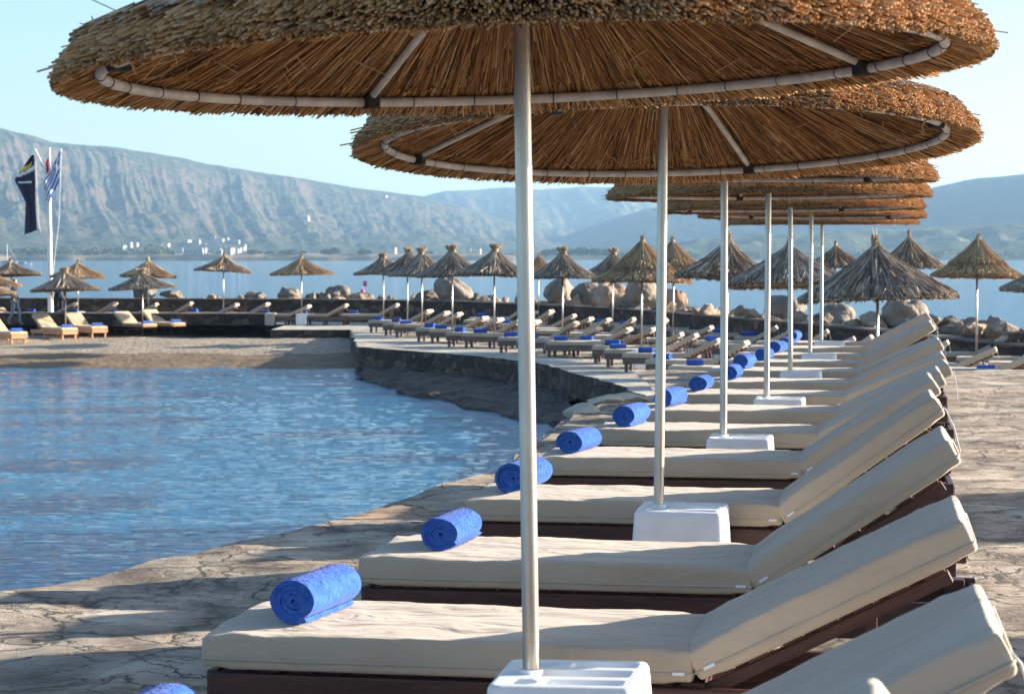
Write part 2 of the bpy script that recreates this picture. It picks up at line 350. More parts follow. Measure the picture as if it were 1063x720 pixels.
# ------------------------------------------------------------------ ground, quay, water, hills
WATER_Z = -1.9
def sheet(name, poly, ztop, zbot, m, step=0, label=None):
    """closed slab with vertical sides from a counter-clockwise polygon"""
    bm = bmesh.new()
    t = [bm.verts.new((x, y, ztop)) for x, y in poly]; b = [bm.verts.new((x, y, zbot)) for x, y in poly]
    bm.faces.new(t); n = len(poly)
    for i in range(n): bm.faces.new((t[i], b[i], b[(i + 1) % n], t[(i + 1) % n])).material_index = 1
    bmesh.ops.triangulate(bm, faces=[bm.faces[:][0]])
    bmesh.ops.recalc_face_normals(bm, faces=bm.faces)
    me = bpy.data.meshes.new(name); bm.to_mesh(me); bm.free()
    for q in m: me.materials.append(q)
    o = bpy.data.objects.new(name, me); C.objects.link(o); return o

left_edge = [(-9.0, -25), (-4.75, 0), (-3.35, 5.0), (-2.75, 7.4), (-2.26, 9.4), (-1.925, 9.94), (-1.607, 10.68), (-1.233, 11.5), (-.848, 12.36), (-.51, 13.7), (-.11, 14.8), (.20, 17.2), (.55, 19.9), (0.92, 21.6), (1.52, 22.6)]
# jagged flagstone edge on the lagoon side
jag = []
for (a, b_) in zip(left_edge, left_edge[1:]):
    n = max(1, int(math.dist(a, b_) / 0.35)) if b_[1] > 3 else 1
    for i in range(n):
        t = i / n; x = a[0] + (b_[0] - a[0]) * t; y = a[1] + (b_[1] - a[1]) * t
        if y > 3: x += 0.05 * fbm((y * 1.3, 3, 0)) + random.uniform(-.025, .025)
        jag.append((x, y))
jag.append(left_edge[-1])
def edge_x(y):
    return interp(y, [(q, p) for p, q in left_edge])
tpoly = [(60, -25), (60, 27.7), (3.0, 27.7)] + jag[::-1]
terr = sheet('terrace_ground', tpoly, 0.0, -3.2, [M['pave'], M['wall']])
tag(terr, kind='structure')
# irregular relief slabs on top: fine grid sheet
def relief():
    mb = MB(); st = 0.05; ys = [3.0 + i * st for i in range(int(24.6 / st))]
    rows = []
    for y in ys:
        xe = edge_x(y) + 0.06
        xs = [xe + i * 0.055 for i in range(int((min(8.5, 0.27 * y + .6) - xe) / 0.055))]
        row = []
        for x in xs:
            q = 5 * (fbm((x * .8, y * .95, 1), 6) + 1); f = q - math.floor(q); q = math.floor(q) + min(1, f / .22) # flaked layers with sharp risers
            h = 0.012 + 0.006 * (q - 5) + 0.004 * fbm((x * 4, y * 4, 4), 4)
            row.append((x, y, max(0.004, h)))
        rows.append(row)
    off = []; 
    for r_ in rows: off.append(len(mb.v)); mb.v += r_
    for i in range(len(rows) - 1):
        a, b_ = off[i], off[i + 1]; n = min(len(rows[i]), len(rows[i + 1])) - 1
        for k in range(n): mb.f.append([a + k, a + k + 1, b_ + k + 1, b_ + k]); mb.m.append(0)
    o = mb.build('terrace_paving', M['pave'], smooth=True); tag(o, kind='structure'); return o
relief()

# lower quay
lp = [gp(667, 410, -1.1), gp(643, 400, -1.1), gp(617, 392, -1.1), gp(590, 385, -1.1), gp(560, 376.5, -1.1), gp(538, 374, -1.1), gp(460, 366, -1.1), gp(372, 360, -1.1), gp(366, 349, -1.1), gp(364, 342, -1.1), gp(281, 342, -1.1)]
lpts0 = [(p.x, p.y) for p in lp]; lpts = []
for a, b_ in zip(lpts0[:9], lpts0[1:10]):
    n = max(1, int(math.dist(a, b_) / .45))
    for i in range(n):
        t = i / n; lpts.append((a[0] + (b_[0] - a[0]) * t + random.uniform(-.07, .07), a[1] + (b_[1] - a[1]) * t + random.uniform(-.09, .09)))
lpts += lpts0[9:]
WPB = [(-300, 87), (20, 86.5), (330, 85), (480, 81), (560, 76), (640, 71), (720, 64), (800, 57.5), (875, 53), (1005, 48.5), (1150, 45), (1500, 40), (3200, 40)]
low = [(wx(3200, 40), 20)] + [(wx(a, d_), d_ + .2) for a, d_ in WPB[::-1]] + [(wx(-300, 87), 81.5), (lpts[-1][0], 81.5)] + lpts[::-1] + [(2.0, 30), (1.9, 22.4), (4, 20)]
lowq = sheet('quay_ground', low, -1.1, -3.2, [mat('quay_floor', (0.46, 0.41, 0.33), 0.9, var=0.25, vscale=1.5, bump=0.04, bscale=3, spec=0.2), M['wall']])
tag(lowq, kind='structure')
# added sloping shelf, coloured dark to stand in for the quay wall's reflection
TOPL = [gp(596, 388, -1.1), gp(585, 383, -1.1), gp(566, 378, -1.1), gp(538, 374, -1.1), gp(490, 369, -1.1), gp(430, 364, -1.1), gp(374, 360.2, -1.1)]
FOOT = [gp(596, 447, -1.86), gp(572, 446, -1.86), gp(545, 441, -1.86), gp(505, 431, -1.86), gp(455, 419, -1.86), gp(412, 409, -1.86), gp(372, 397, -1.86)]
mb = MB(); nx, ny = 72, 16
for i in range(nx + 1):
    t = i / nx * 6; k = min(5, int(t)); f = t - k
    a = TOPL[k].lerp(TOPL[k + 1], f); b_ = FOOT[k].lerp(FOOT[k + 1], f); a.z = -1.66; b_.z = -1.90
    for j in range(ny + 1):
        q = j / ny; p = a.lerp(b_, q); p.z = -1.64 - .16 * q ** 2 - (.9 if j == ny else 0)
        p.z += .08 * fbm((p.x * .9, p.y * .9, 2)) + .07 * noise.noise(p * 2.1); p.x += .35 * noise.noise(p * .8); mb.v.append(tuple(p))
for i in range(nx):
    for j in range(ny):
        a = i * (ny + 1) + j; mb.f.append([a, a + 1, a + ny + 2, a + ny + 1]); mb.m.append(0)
tag(mb.build('quay_reflection_ledge', mat('reflection_dark', (0.028, 0.019, 0.014), 0.85, vscale=1.8, col2=(0.10, 0.068, 0.046), bump=0.12, bscale=2.2)), kind='structure')
# rough coping stones on the quay lip
# beach
def beach():
    mb = MB(); nx, ny = 150, 90; X0, X1, Y0, Y1 = -46, -3.6, 56, 82.2
    for j in range(ny + 1):
        y = Y0 + (Y1 - Y0) * j / ny
        for i in range(nx + 1):
            x = X0 + (X1 - X0) * i / nx
            sh = -0.03 * (x + 17)          # shore line runs a little oblique
            z = interp(y + 0.6 * fbm((x * 0.12, 1, 2)), [(56, -2.5), (61.6, -1.92), (65, -1.72), (69, -1.60), (74, -1.42), (82, -1.36)])
            z += 0.035 * fbm((x * 0.5, y * 0.5, 0)) + 0.03 * fbm((x * 2, y * 2, 7))
            mb.v.append((x, y, z))
    for j in range(ny):
        for i in range(nx):
            a = j * (nx + 1) + i; mb.f.append([a, a + 1, a + nx + 2, a + nx + 1])
            yc = Y0 + (Y1 - Y0) * (j + .5) / ny + 1.2 * fbm((i * 0.07, j * 0.05, 5))
            mb.m.append(1 if yc < 68.2 else 0)
    tag(mb.build('beach_ground', [M['sand'], M['wetsand']], smooth=True), kind='structure')
beach()
# water
mb = MB(); mb.add([(-12000, -3000, WATER_Z), (12000, -3000, WATER_Z), (12000, 9000, WATER_Z), (-12000, 9000, WATER_Z)], [(0, 1, 2, 3)])
tag(mb.build('water', M['water']), kind='structure')
mb = MB(); mb.add([(-12500, -3200, -3.4), (12500, -3200, -3.4), (12500, 9500, -3.4), (-12500, 9500, -3.4)], [(0, 1, 2, 3)])
tag(mb.build('sea_floor', M['wetsand']), kind='structure')

def lagoon():
    mb = MB(); D = 8.0; rows = 0; nu = 560; U0, U1 = -.31, .07
    while D < 64:
        for i in range(nu + 1):
            x = (U0 + (U1 - U0) * i / nu) * D
            a = noise.noise(Vector((x * 1.6 + .4 * D, D * 3.4, 0))) * .010 + noise.noise(Vector((x * 4.2, D * 8.0 + x, 3))) * .006 + noise.noise(Vector((x * .35, D * .8, 8))) * .014
            mb.v.append((x, D, WATER_Z + .07 + a))
        D += .022 + D * .0030; rows += 1
    for j in range(rows - 1):
        for i in range(nu):
            a = j * (nu + 1) + i; mb.f.append([a, a + 1, a + nu + 2, a + nu + 1]); mb.m.append(0)
    tag(mb.build('lagoon_water', M['water'], smooth=True), kind='structure')
lagoon()
def hills(name, m, px0, px1, sky_pts, ridge_pts, d0_pts, prof, rav=0.16, rs=9.0, seed=0, nu=420, nt_=120, sk=1.0):
    mb = MB()
    for j in range(nt_ + 1):
        t = j / nt_ * 1.25
        for i in range(nu + 1):
            px = px0 + (px1 - px0) * i / nu; u = (px - 531.5) / 2200
            Dr = interp(px, ridge_pts); D0 = interp(px, d0_pts); D = D0 + (Dr - D0) * t
            zr = H + (266 - interp(px, sky_pts)) / 2200 * Dr
            zr *= 1 + 0.018 * sk * fbm((px * 0.02, seed, 0))
            p = interp(t, prof) if t <= 1 else 1 - (t - 1) * 2.2
            X = u * D
            w = 9 * fbm((X * 0.004, D * 0.002, seed))
            c = (px + w + t * 60) * rs / 1000
            rv = 0
            for k_, (fq, am) in enumerate(((1, 1.0), (2.3, .55), (5.1, .30), (11.3, .17), (25, .09))):
                rv += am * (1 - 2.4 * abs(noise.noise(Vector((c * fq, t * (.55 + .25 * k_) * fq * .5, seed + k_ * 3.3)))))
            rv = rv / 2.1 + 1.15 - .35
            rv = 1.15 + (rv - 1.15) * (.45 + .75 * max(0, min(1, (t - .3) * 3))) * (.75 + .6 * noise.noise(Vector((px * .009, t * 2.2, seed + 9))))
            env = max(0, min(1, t * 3)) * max(0, min(1, (1.02 - t) * 3.2)) if t < 1.02 else 0
            z = zr * p + zr * rav * (rv - 1.15) * env + 6 * fbm((X * 0.012, D * 0.012, seed + 3), 7) * env + 3.0 * (noise.ridged_multi_fractal(Vector((X * 0.02, D * 0.006, seed)), 0.8, 2.1, 4, 1.0, 2.0) - 1) * env
            z = z + (-3.0 if t == 0 else WATER_Z * (1 - min(1, t * 6)))
            mb.v.append((X, D, z))
    for j in range(nt_):
        for i in range(nu):
            a = j * (nu + 1) + i; mb.f.append([a, a + 1, a + nu + 2, a + nu + 1]); mb.m.append(0)
    return mb, tag(mb.build(name, m, smooth=True), kind='structure')
hm1 = hill_mat('scrub_hillside', (0.014, 0.028, 0.017), (0.074, 0.084, 0.048), (0.15, 0.108, 0.08), 0.06, 0.60)
hm2 = hill_mat('dark_hillside', (0.008, 0.016, 0.008), (0.022, 0.030, 0.016), (0.05, 0.042, 0.03), 0.02, 0.72)
hm3 = hill_mat('green_foothill', (0.018, 0.032, 0.014), (0.085, 0.095, 0.045), (0.22, 0.18, 0.12), 0.03, 0.64)
LEFT_SKY = [(-900, 150), (-400, 140), (-100, 120), (0, 133), (30, 142), (53, 147), (100, 152), (158, 159), (237, 174), (316, 186), (368, 195), (437, 204), (480, 214), (560, 240), (620, 262), (700, 268)]
PROF = [(0, 0), (.08, .02), (.35, .18), (.55, .36), (.70, .60), (.84, .88), (1, 1)]
hills('hills_west', hm1, -900, 690, LEFT_SKY, [(-900, 2900), (0, 3000), (437, 3900), (700, 4200)], [(-900, 1950), (0, 1980), (437, 2150), (700, 2300)], PROF, 0.12, 17, 1, nu=1100, nt_=240)
hills('hills_north', hm1, 300, 1000, [(300, 230), (400, 212), (437, 204), (463, 199), (500, 197), (527, 195), (560, 197), (600, 194), (640, 196), (700, 205), (800, 215), (1000, 235)],
      [(300, 5200), (1000, 5200)], [(300, 3300), (1000, 3300)], PROF, 0.2, 9, 2, nu=300, nt_=110)
hills('hills_east', hm2, 430, 1900, [(430, 268), (520, 263), (558, 255), (606, 238), (670, 217), (760, 205), (860, 203), (940, 200), (961, 196), (1003, 187), (1063, 181), (1200, 165), (1500, 160), (1900, 190)],
      [(430, 4200), (700, 3900), (1063, 3300), (1900, 3000)], [(430, 3500), (700, 2800), (1063, 2300), (1900, 2100)], [(0, 0), (.1, .03), (.3, .22), (.6, .6), (.85, .9), (1, 1)], 0.12, 7, 3, nu=460, nt_=120)
hills('foothills', hm3, 520, 1900, [(520, 267), (600, 263), (680, 254), (760, 246), (860, 240), (960, 236), (1063, 233), (1300, 225), (1900, 235)],
      [(520, 2600), (1063, 2350), (1900, 2300)], [(520, 1950), (1063, 1880), (1900, 1850)], [(0, 0), (.05, .03), (.4, .4), (.7, .75), (1, 1)], 0.2, 14, 4, nu=380, nt_=80)
# low spit along the far shore on the left
def spit(name, px0, px1, D, h, m, depth=70):
    mb = MB(); n = 160
    for j, (dy, hh) in enumerate([(0, -2.6), (3, 0.35), (20, 1.0), (depth, 1.0), (depth + 10, -2.6)]):
        for i in range(n + 1):
            px = px0 + (px1 - px0) * i / n; e = min(1, i / 8, (n - i) / 8)
            x = wx(px, D); mb.v.append((x, D + dy + 8 * fbm((px * 0.02, 0, 0)), (hh * h * (1 + .5 * fbm((px * 0.09, 2, j)))) * e if hh > 0 else -2.6))
    for j in range(4):
        for i in range(n):
            a = j * (n + 1) + i; mb.f.append([a, a + 1, a + n + 2, a + n + 1]); mb.m.append(0)
    tag(mb.build(name, m, smooth=True), kind='structure')
spit('shore_terrain', -300, 560, 1700, 3.4, mat('shore_soil', (0.24, 0.185, 0.12), 0.95, var=0.4, vscale=0.05, spec=0.05))

# haze
mb = MB(); mb.box((0, 3500, 102), (19000, 12400, 212.8))
hz = mb.build('haze', []); hz.data.materials.clear()
hmz = bpy.data.materials.new('air'); hmz.use_nodes = True; nt = hmz.node_tree; nt.nodes.clear()
pv = nt.nodes.new('ShaderNodeVolumePrincipled'); pv.inputs['Color'].default_value = (0.42, 0.70, 1.0, 1); pv.inputs['Density'].default_value = 0.00013
pv.inputs['Anisotropy'].default_value = 0.2
om = nt.nodes.new('ShaderNodeOutputMaterial'); nt.links.new(pv.outputs[0], om.inputs['Volume'])
hz.data.materials.append(hmz); tag(hz, kind='stuff')

# ------------------------------------------------------------------ retaining walls
def wall_poly(name, pts, thick, zbot, label, cat='wall', m='wall', coping=0.05):
    root = empty(name, (pts[0][0], pts[0][1], zbot))
    mb = MB(); cp = MB(); off = Vector((pts[0][0], pts[0][1], zbot)); N = len(pts)
    def nrm(i):
        a = Vector(pts[max(0, i - 1)][:2]); b_ = Vector(pts[min(N - 1, i + 1)][:2]); d = (b_ - a).normalized(); return Vector((-d.y, d.x))
    prof = []; 
    for i, (x, y, z) in enumerate(pts):
        n = nrm(i); a = Vector((x, y)); b_ = a + n * thick
        for (p, zz) in ((a, zbot), (a, z), (b_, z), (b_, zbot)): mb.v.append(tuple(Vector((p.x, p.y, zz)) - off))
        a2 = a - n * 0.06; b2 = b_ + n * 0.06
        for (p, zz) in ((a2, z + .003), (a2, z + coping), (b2, z + coping), (b2, z + .003)):
            cp.v.append(tuple(Vector((p.x, p.y, zz)) - off))
    for Q in (mb, cp):
        for i in range(N - 1):
            for k in range(4): Q.f.append([i * 4 + k, i * 4 + (k + 1) % 4, (i + 1) * 4 + (k + 1) % 4, (i + 1) * 4 + k]); Q.m.append(0)
        Q.f.append([0, 1, 2, 3]); Q.m.append(0); Q.f.append([4 * N - 1 - k for k in range(4)]); Q.m.append(0)
    mb.build('wall_face', M[m], root); cp.build('coping', mat('coping_stone', (0.16, 0.13, 0.10), 0.9, var=0.3, vscale=2, bump=.03, bscale=4), root)
    tag(root, label, cat); return root
WP = [(-300, 309, 87), (20, 309, 86.5), (330, 310, 85), (480, 312, 81), (560, 315.5, 76), (640, 319, 71), (720, 325.5, 64), (800, 332, 57.5), (875, 338, 53), (1005, 352, 48.5), (1150, 366, 45), (1500, 392, 40), (3200, 392, 40)]
wpts = [(wx(x, D), D, wz(y, D) - .05) for x, y, D in WP]
wall_poly('retaining_wall', wpts, 0.5, -1.3, 'long dark rubble wall behind the loungers, holding back the breakwater rocks')
# breakwater fill behind the wall
mb = MB(); N = len(wpts)
for i, p in enumerate(wpts):
    a = Vector(wpts[max(0, i - 1)][:2]); b_ = Vector(wpts[min(N - 1, i + 1)][:2]); d = (b_ - a).normalized(); n = Vector((-d.y, d.x)); q = Vector(p[:2])
    for off, z in ((.45, -3), (.45, -.42), (2.6, -.5), (5.2, -3)): v = q + n * off; mb.v.append((v.x, v.y, z))
for i in range(N - 1):
    for k in range(3): mb.f.append([i * 4 + k, (i + 1) * 4 + k, (i + 1) * 4 + k + 1, i * 4 + k + 1]); mb.m.append(0)
tag(mb.build('breakwater_ground', M['rock_dark']), kind='structure')
# low planter wall on the beach
pw = [(wx(56, 80.6), 80.6, -0.70), (wx(276, 80.0), 80.0, -0.70)]
r_ = wall_poly('low_stone_wall', [(wx(-60, 80.9), 80.9, -.7)] + pw, 0.5, -1.7, 'low rubble wall between the beach sand and the raised back row of loungers')
mb = MB(); mb.box((wx(280, 79.9) - r_.location.x, 80.15 - r_.location.y, .52), (.36, .72, 1.08), ch=.02); mb.build('end_pier', M['pier'], r_)

# ------------------------------------------------------------------ big straw umbrellas of the near row
def prism(mb, a, b_, w, mi, wb=None):
    a, b_ = Vector(a), Vector(b_); t = (b_ - a)
    if t.length < 1e-5: return
    t.normalize(); s = t.cross(Vector((0.1, 0.2, 1))).normalized(); q = t.cross(s)
    wb = w if wb is None else wb; vv = []
    for p, ww in ((a, w), (b_, wb)):
        for k in range(3):
            an = k * 2.094 + .5; vv.append(p + (s * math.cos(an) + q * math.sin(an)) * ww * .5)
    mb.add(vv, [(0, 1, 4, 3), (1, 2, 5, 4), (2, 0, 3, 5), (3, 4, 5)], mi)

RT, RO, ZC = 1.15, 1.30, 0.44          # rim tube radius, thatch radius, cone rise
def make_canopy(seed, n_under=20000, n_top=9000, n_rim=17000):
    rnd = random.Random(seed); mb = MB(); N = 96
    def zu(r): return ZC * (1 - r / RT) + 0.035     # underside
    def zt(r): return ZC * 0.98 * (1 - r / RO) + 0.052
    # under and top skins
    for zf, mi, rr in ((zu, 4, [0.03, .3, .6, .9, 1.1, 1.2]), (zt, 4, [0.0, .3, .6, .9, 1.08, 1.15])):
        vv = []; ff = []
        for r in rr:
            for k in range(N): a = 2 * math.pi * k / N; vv.append((r * math.cos(a), r * math.sin(a), zf(r)))
        for j in range(len(rr) - 1):
            for k in range(N): ff.append((j * N + k, j * N + (k + 1) % N, (j + 1) * N + (k + 1) % N, (j + 1) * N + k))
        mb.add(vv, ff, mi)
    def pick(u):
        return 0 if u < .46 else (1 if u < .72 else (2 if u < .90 else 3))
    for _ in range(n_under):
        a = rnd.uniform(0, 2 * math.pi); r1 = math.sqrt(rnd.uniform(0.01, 1.3)); L = rnd.uniform(.25, .6); r2 = min(RO - .02, r1 + L)
        da = rnd.gauss(0, .018); dz = rnd.uniform(-.012, .004)
        a2 = a + da
        mb_ = (r1 * math.cos(a), r1 * math.sin(a), zu(r1) + dz); e_ = (r2 * math.cos(a2), r2 * math.sin(a2), zu(r2) + dz - rnd.uniform(0, .012))
        prism(mb, mb_, e_, rnd.uniform(.0022, .0048), (lambda u: 0 if u < .24 else (1 if u < .68 else (2 if u < .76 else 3)))(rnd.random()))
    for _ in range(n_top):
        a = rnd.uniform(0, 2 * math.pi); r1 = math.sqrt(rnd.uniform(0.0, 1.35)); L = rnd.uniform(.2, .5); r2 = min(RO - rnd.uniform(.07, .11), r1 + L)
        a2 = a + rnd.gauss(0, .05); dz = rnd.uniform(-.01, .02)
        prism(mb, (r1 * math.cos(a), r1 * math.sin(a), zt(r1) + dz + .01), (r2 * math.cos(a2), r2 * math.sin(a2), zt(r2) + dz), rnd.uniform(.003, .007), 5 if rnd.random() < .35 else pick(rnd.random()))
    # cut rim: a thick mass of stalks, butts outwards, uneven in clumps
    for _ in range(n_rim):
        a = rnd.uniform(0, 2 * math.pi); cl = 0.030 * noise.noise(Vector((a * 9, seed, 0))) + 0.02 * noise.noise(Vector((a * 31, seed, 4)))
        lo = 0.012 * noise.noise(Vector((a * 7, seed, 9)))
        h = rnd.random() ** 0.9; z1 = -0.034 + lo + h * 0.10
        ro = RO + cl + rnd.uniform(-.018, .012) - 0.03 * (1 - h) ** 2 - 0.085 * h ** 1.6
        if rnd.random() < .008: ro += rnd.uniform(.02, .05)
        r0 = rnd.uniform(1.08, 1.17) if h > .3 else rnd.uniform(1.165, 1.19)
        a2 = a + rnd.gauss(0, .012)
        prism(mb, (r0 * math.cos(a), r0 * math.sin(a), z1 + .03 + .02 * h), (ro * math.cos(a2), ro * math.sin(a2), z1 + rnd.uniform(-.01, .005)), rnd.uniform(.0035, .007), rnd.choice((0, 0, 2, 0, 2, 0, 1)))
    for _ in range(220):            # loose stalks hanging from the underside and sticking out
        a = rnd.uniform(0, 2 * math.pi); r1 = rnd.uniform(.5, 1.2); a2 = a + rnd.gauss(0, .12); r2 = r1 + rnd.uniform(-.05, .12)
        prism(mb, (r1 * math.cos(a), r1 * math.sin(a), zu(r1)), (r2 * math.cos(a2), r2 * math.sin(a2), zu(r1) - rnd.uniform(.02, .07)), .004, 2)
    for _ in range(160):
        a = rnd.uniform(0, 2 * math.pi); r1 = rnd.uniform(.4, 1.2); a2 = a + rnd.gauss(0, .3); r2 = min(1.2, r1 + rnd.uniform(.0, .15))
        prism(mb, (r1 * math.cos(a), r1 * math.sin(a), zt(r1)), (r2 * math.cos(a2), r2 * math.sin(a2), zt(r2) + rnd.uniform(.03, .09)), .004, 2)
    return mb

def make_base_mesh():
    mb = MB(); n = 66; Wt, Wb, Ht = .186, .212, .44
    def sdf_rr(x, y, cx, cy, hx, hy, r):
        qx = abs(x - cx) - hx + r; qy = abs(y - cy) - hy + r
        return math.hypot(max(qx, 0), max(qy, 0)) + min(max(qx, qy), 0) - r
    trays = [(.03, .0, .125, .045, .015), (.075, .115, .085, .035, .012), (.05, -.118, .10, .030, .012), (-.105, -.118, .035, .030, .03), (-.09, .118, .045, .028, .012)]
    def P(u, v):     # square -> rounded square
        x, y = u * Wt, v * Wt; r = .035; ix = max(-Wt + r, min(Wt - r, x)); iy = max(-Wt + r, min(Wt - r, y)); d = Vector((x - ix, y - iy))
        if d.length > r: d = d.normalized() * r
        return ix + d.x, iy + d.y
    for j in range(n + 1):
        for i in range(n + 1):
            x, y = P(2 * i / n - 1, 2 * j / n - 1); s = min(sdf_rr(x, y, *t) for t in trays)
            z = Ht - (.035 * min(1, max(0, -s / .006)))
            e = sdf_rr(x, y, 0, 0, Wt, Wt, .035); z -= .012 * max(0, min(1, (e + .010) / .010)) ** 2
            mb.v.append((x, y, z))
    for j in range(n):
        for i in range(n): a = j * (n + 1) + i; mb.f.append([a, a + 1, a + n + 2, a + n + 1]); mb.m.append(0)
    rim = [i for i in range(n)] + [i * (n + 1) + n for i in range(n)] + [n * (n + 1) + n - i for i in range(n)] + [(n - i) * (n + 1) for i in range(n)]
    prev = rim
    for sc, z in ((Wt * 1.015, .40), (Wb * .985, .06), (Wb * 1.03, .05), (Wb * 1.03, .0)):
        cur = []
        for q in rim:
            x, y, _ = mb.v[q]; cur.append(len(mb.v)); mb.v.append((x * sc / Wt, y * sc / Wt, z))
        m_ = len(rim)
        for k in range(m_): mb.f.append([prev[k], cur[k], cur[(k + 1) % m_], prev[(k + 1) % m_]]); mb.m.append(0)
        prev = cur
    return mb

STRAW = [M['straw1'], M['straw2'], M['straw3'], M['straw4'], M['strawbase'], M['straw_grey']]
def umbrella_proto():
    root = empty('straw_umbrella'); PR = .0215; RIMZ = 1.98
    b = make_base_mesh().build('base', M['white'], root, smooth=35); b.location = (.10, 0, 0)
    p = MB(); p.tube([(0, 0, .405), (0, 0, 1.2), (0, 0, RIMZ + ZC - .03)], PR, 20); p.build('pole', M['steel'], root, smooth=40)
    c = MB(); c.tube([(0, 0, .436), (0, 0, .450)], .031, 20); c.build('pole_collar', M['white'], root, smooth=40)
    th = make_canopy(3).build('canopy', STRAW, root); th.location = (0, 0, RIMZ)
    rt = MB(); N = 120; rt.tube([(RT * math.cos(2 * math.pi * k / N), RT * math.sin(2 * math.pi * k / N), 0) for k in range(N)], .0155, 12, closed=True)
    ty = rt
    for k in range(34):
        a = 2 * math.pi * k / 34 + random.uniform(-.03, .03); cx, cy = RT * math.cos(a), RT * math.sin(a)
        ring = [Vector((cx + math.cos(a) * .0170 * math.cos(q), cy + math.sin(a) * .0170 * math.cos(q), .0170 * math.sin(q))) for q in [i * math.pi / 5 for i in range(10)]]
        ty.tube(ring, .0018, 4, mi=1, closed=True)
    rim = rt.build('rim_tube', [M['tubewhite'], M['tie']], th, smooth=True)
    hb = MB(); hb.tube([(0, 0, -.10), (0, 0, .04)], .036, 16); hb.build('hub', M['steel'], th, smooth=40).location = (0, 0, ZC - .06)
    for k in range(4):
        a = R(35 + 90 * k); d = Vector((math.cos(a), math.sin(a), 0))
        s = MB(); s.tube([d * .03 + Vector((0, 0, ZC - .09)), d * .6 + Vector((0, 0, ZC * .5 - .015)), d * (RT - .01) + Vector((0, 0, .012))], .0125, 10); s.build('strut', M['tubewhite'], th, smooth=40)
        cb = MB(); Mx = Matrix.Translation(d * RT) @ Matrix.Rotation(a, 4, 'Z'); cb.box((-.012, 0, 0), (.058, .046, .044), M=Mx, ch=.006); cb.build('clamp', M['tie'], th)
    return root
uproto = umbrella_proto()
# x, y, pole lean about Y (deg), canopy tilt (x, y) relative to pole, spin
ROWROT = R(-9.6)
UM = [(.056, 5.37, -.9, (0.0, -1.3), 0), (.62, 8.97, .5, (-4.4, 1.0), 40), (1.25, 12.5, 0, (.6, -.5), 95), (1.91, 15.9, .3, (-.3, .6), 160), (2.58, 19.6, -.3, (.4, .3), 210), (3.25, 23.1, .2, (0, -.6), 275), (3.87, 26.5, 0, (.5, .5), 320)]
for i, (x, y, ln, (tx, ty_), sp) in enumerate(UM):
    o = uproto if i == 0 else copy_tree(uproto)
    o.location = (x, y, 0); o.rotation_euler = (0, R(ln), ROWROT)
    for ch in kids(o):
        if ch.name.startswith('canopy'):
            ch.rotation_mode = 'XYZ'; ch.rotation_euler = (R(tx), R(ty_ - ln * .0), R(sp) )
            ch.scale = ([.91, 1.02, .96, .94, .95, .96, .93][i],) * 3
            ch.location.z = 1.98 - [0, 0, 0, .015, .03, .03, .055][i]
            # order XYZ: spin first is about local Z, then tilt
    lab = ['large round straw umbrella nearest the camera, cut off by the top edge, white box base',
           'large round straw umbrella with steel pole, second from the camera, tilted towards the sea'] + \
          ['straw umbrella with steel pole and box base, %s from camera in near row' % ORD[k] for k in range(2, 6)] + \
          ['farthest straw umbrella with white box base at the far end of the near row']
    tag(o, lab[i], 'umbrella', 'large straw umbrellas along the near row of loungers')

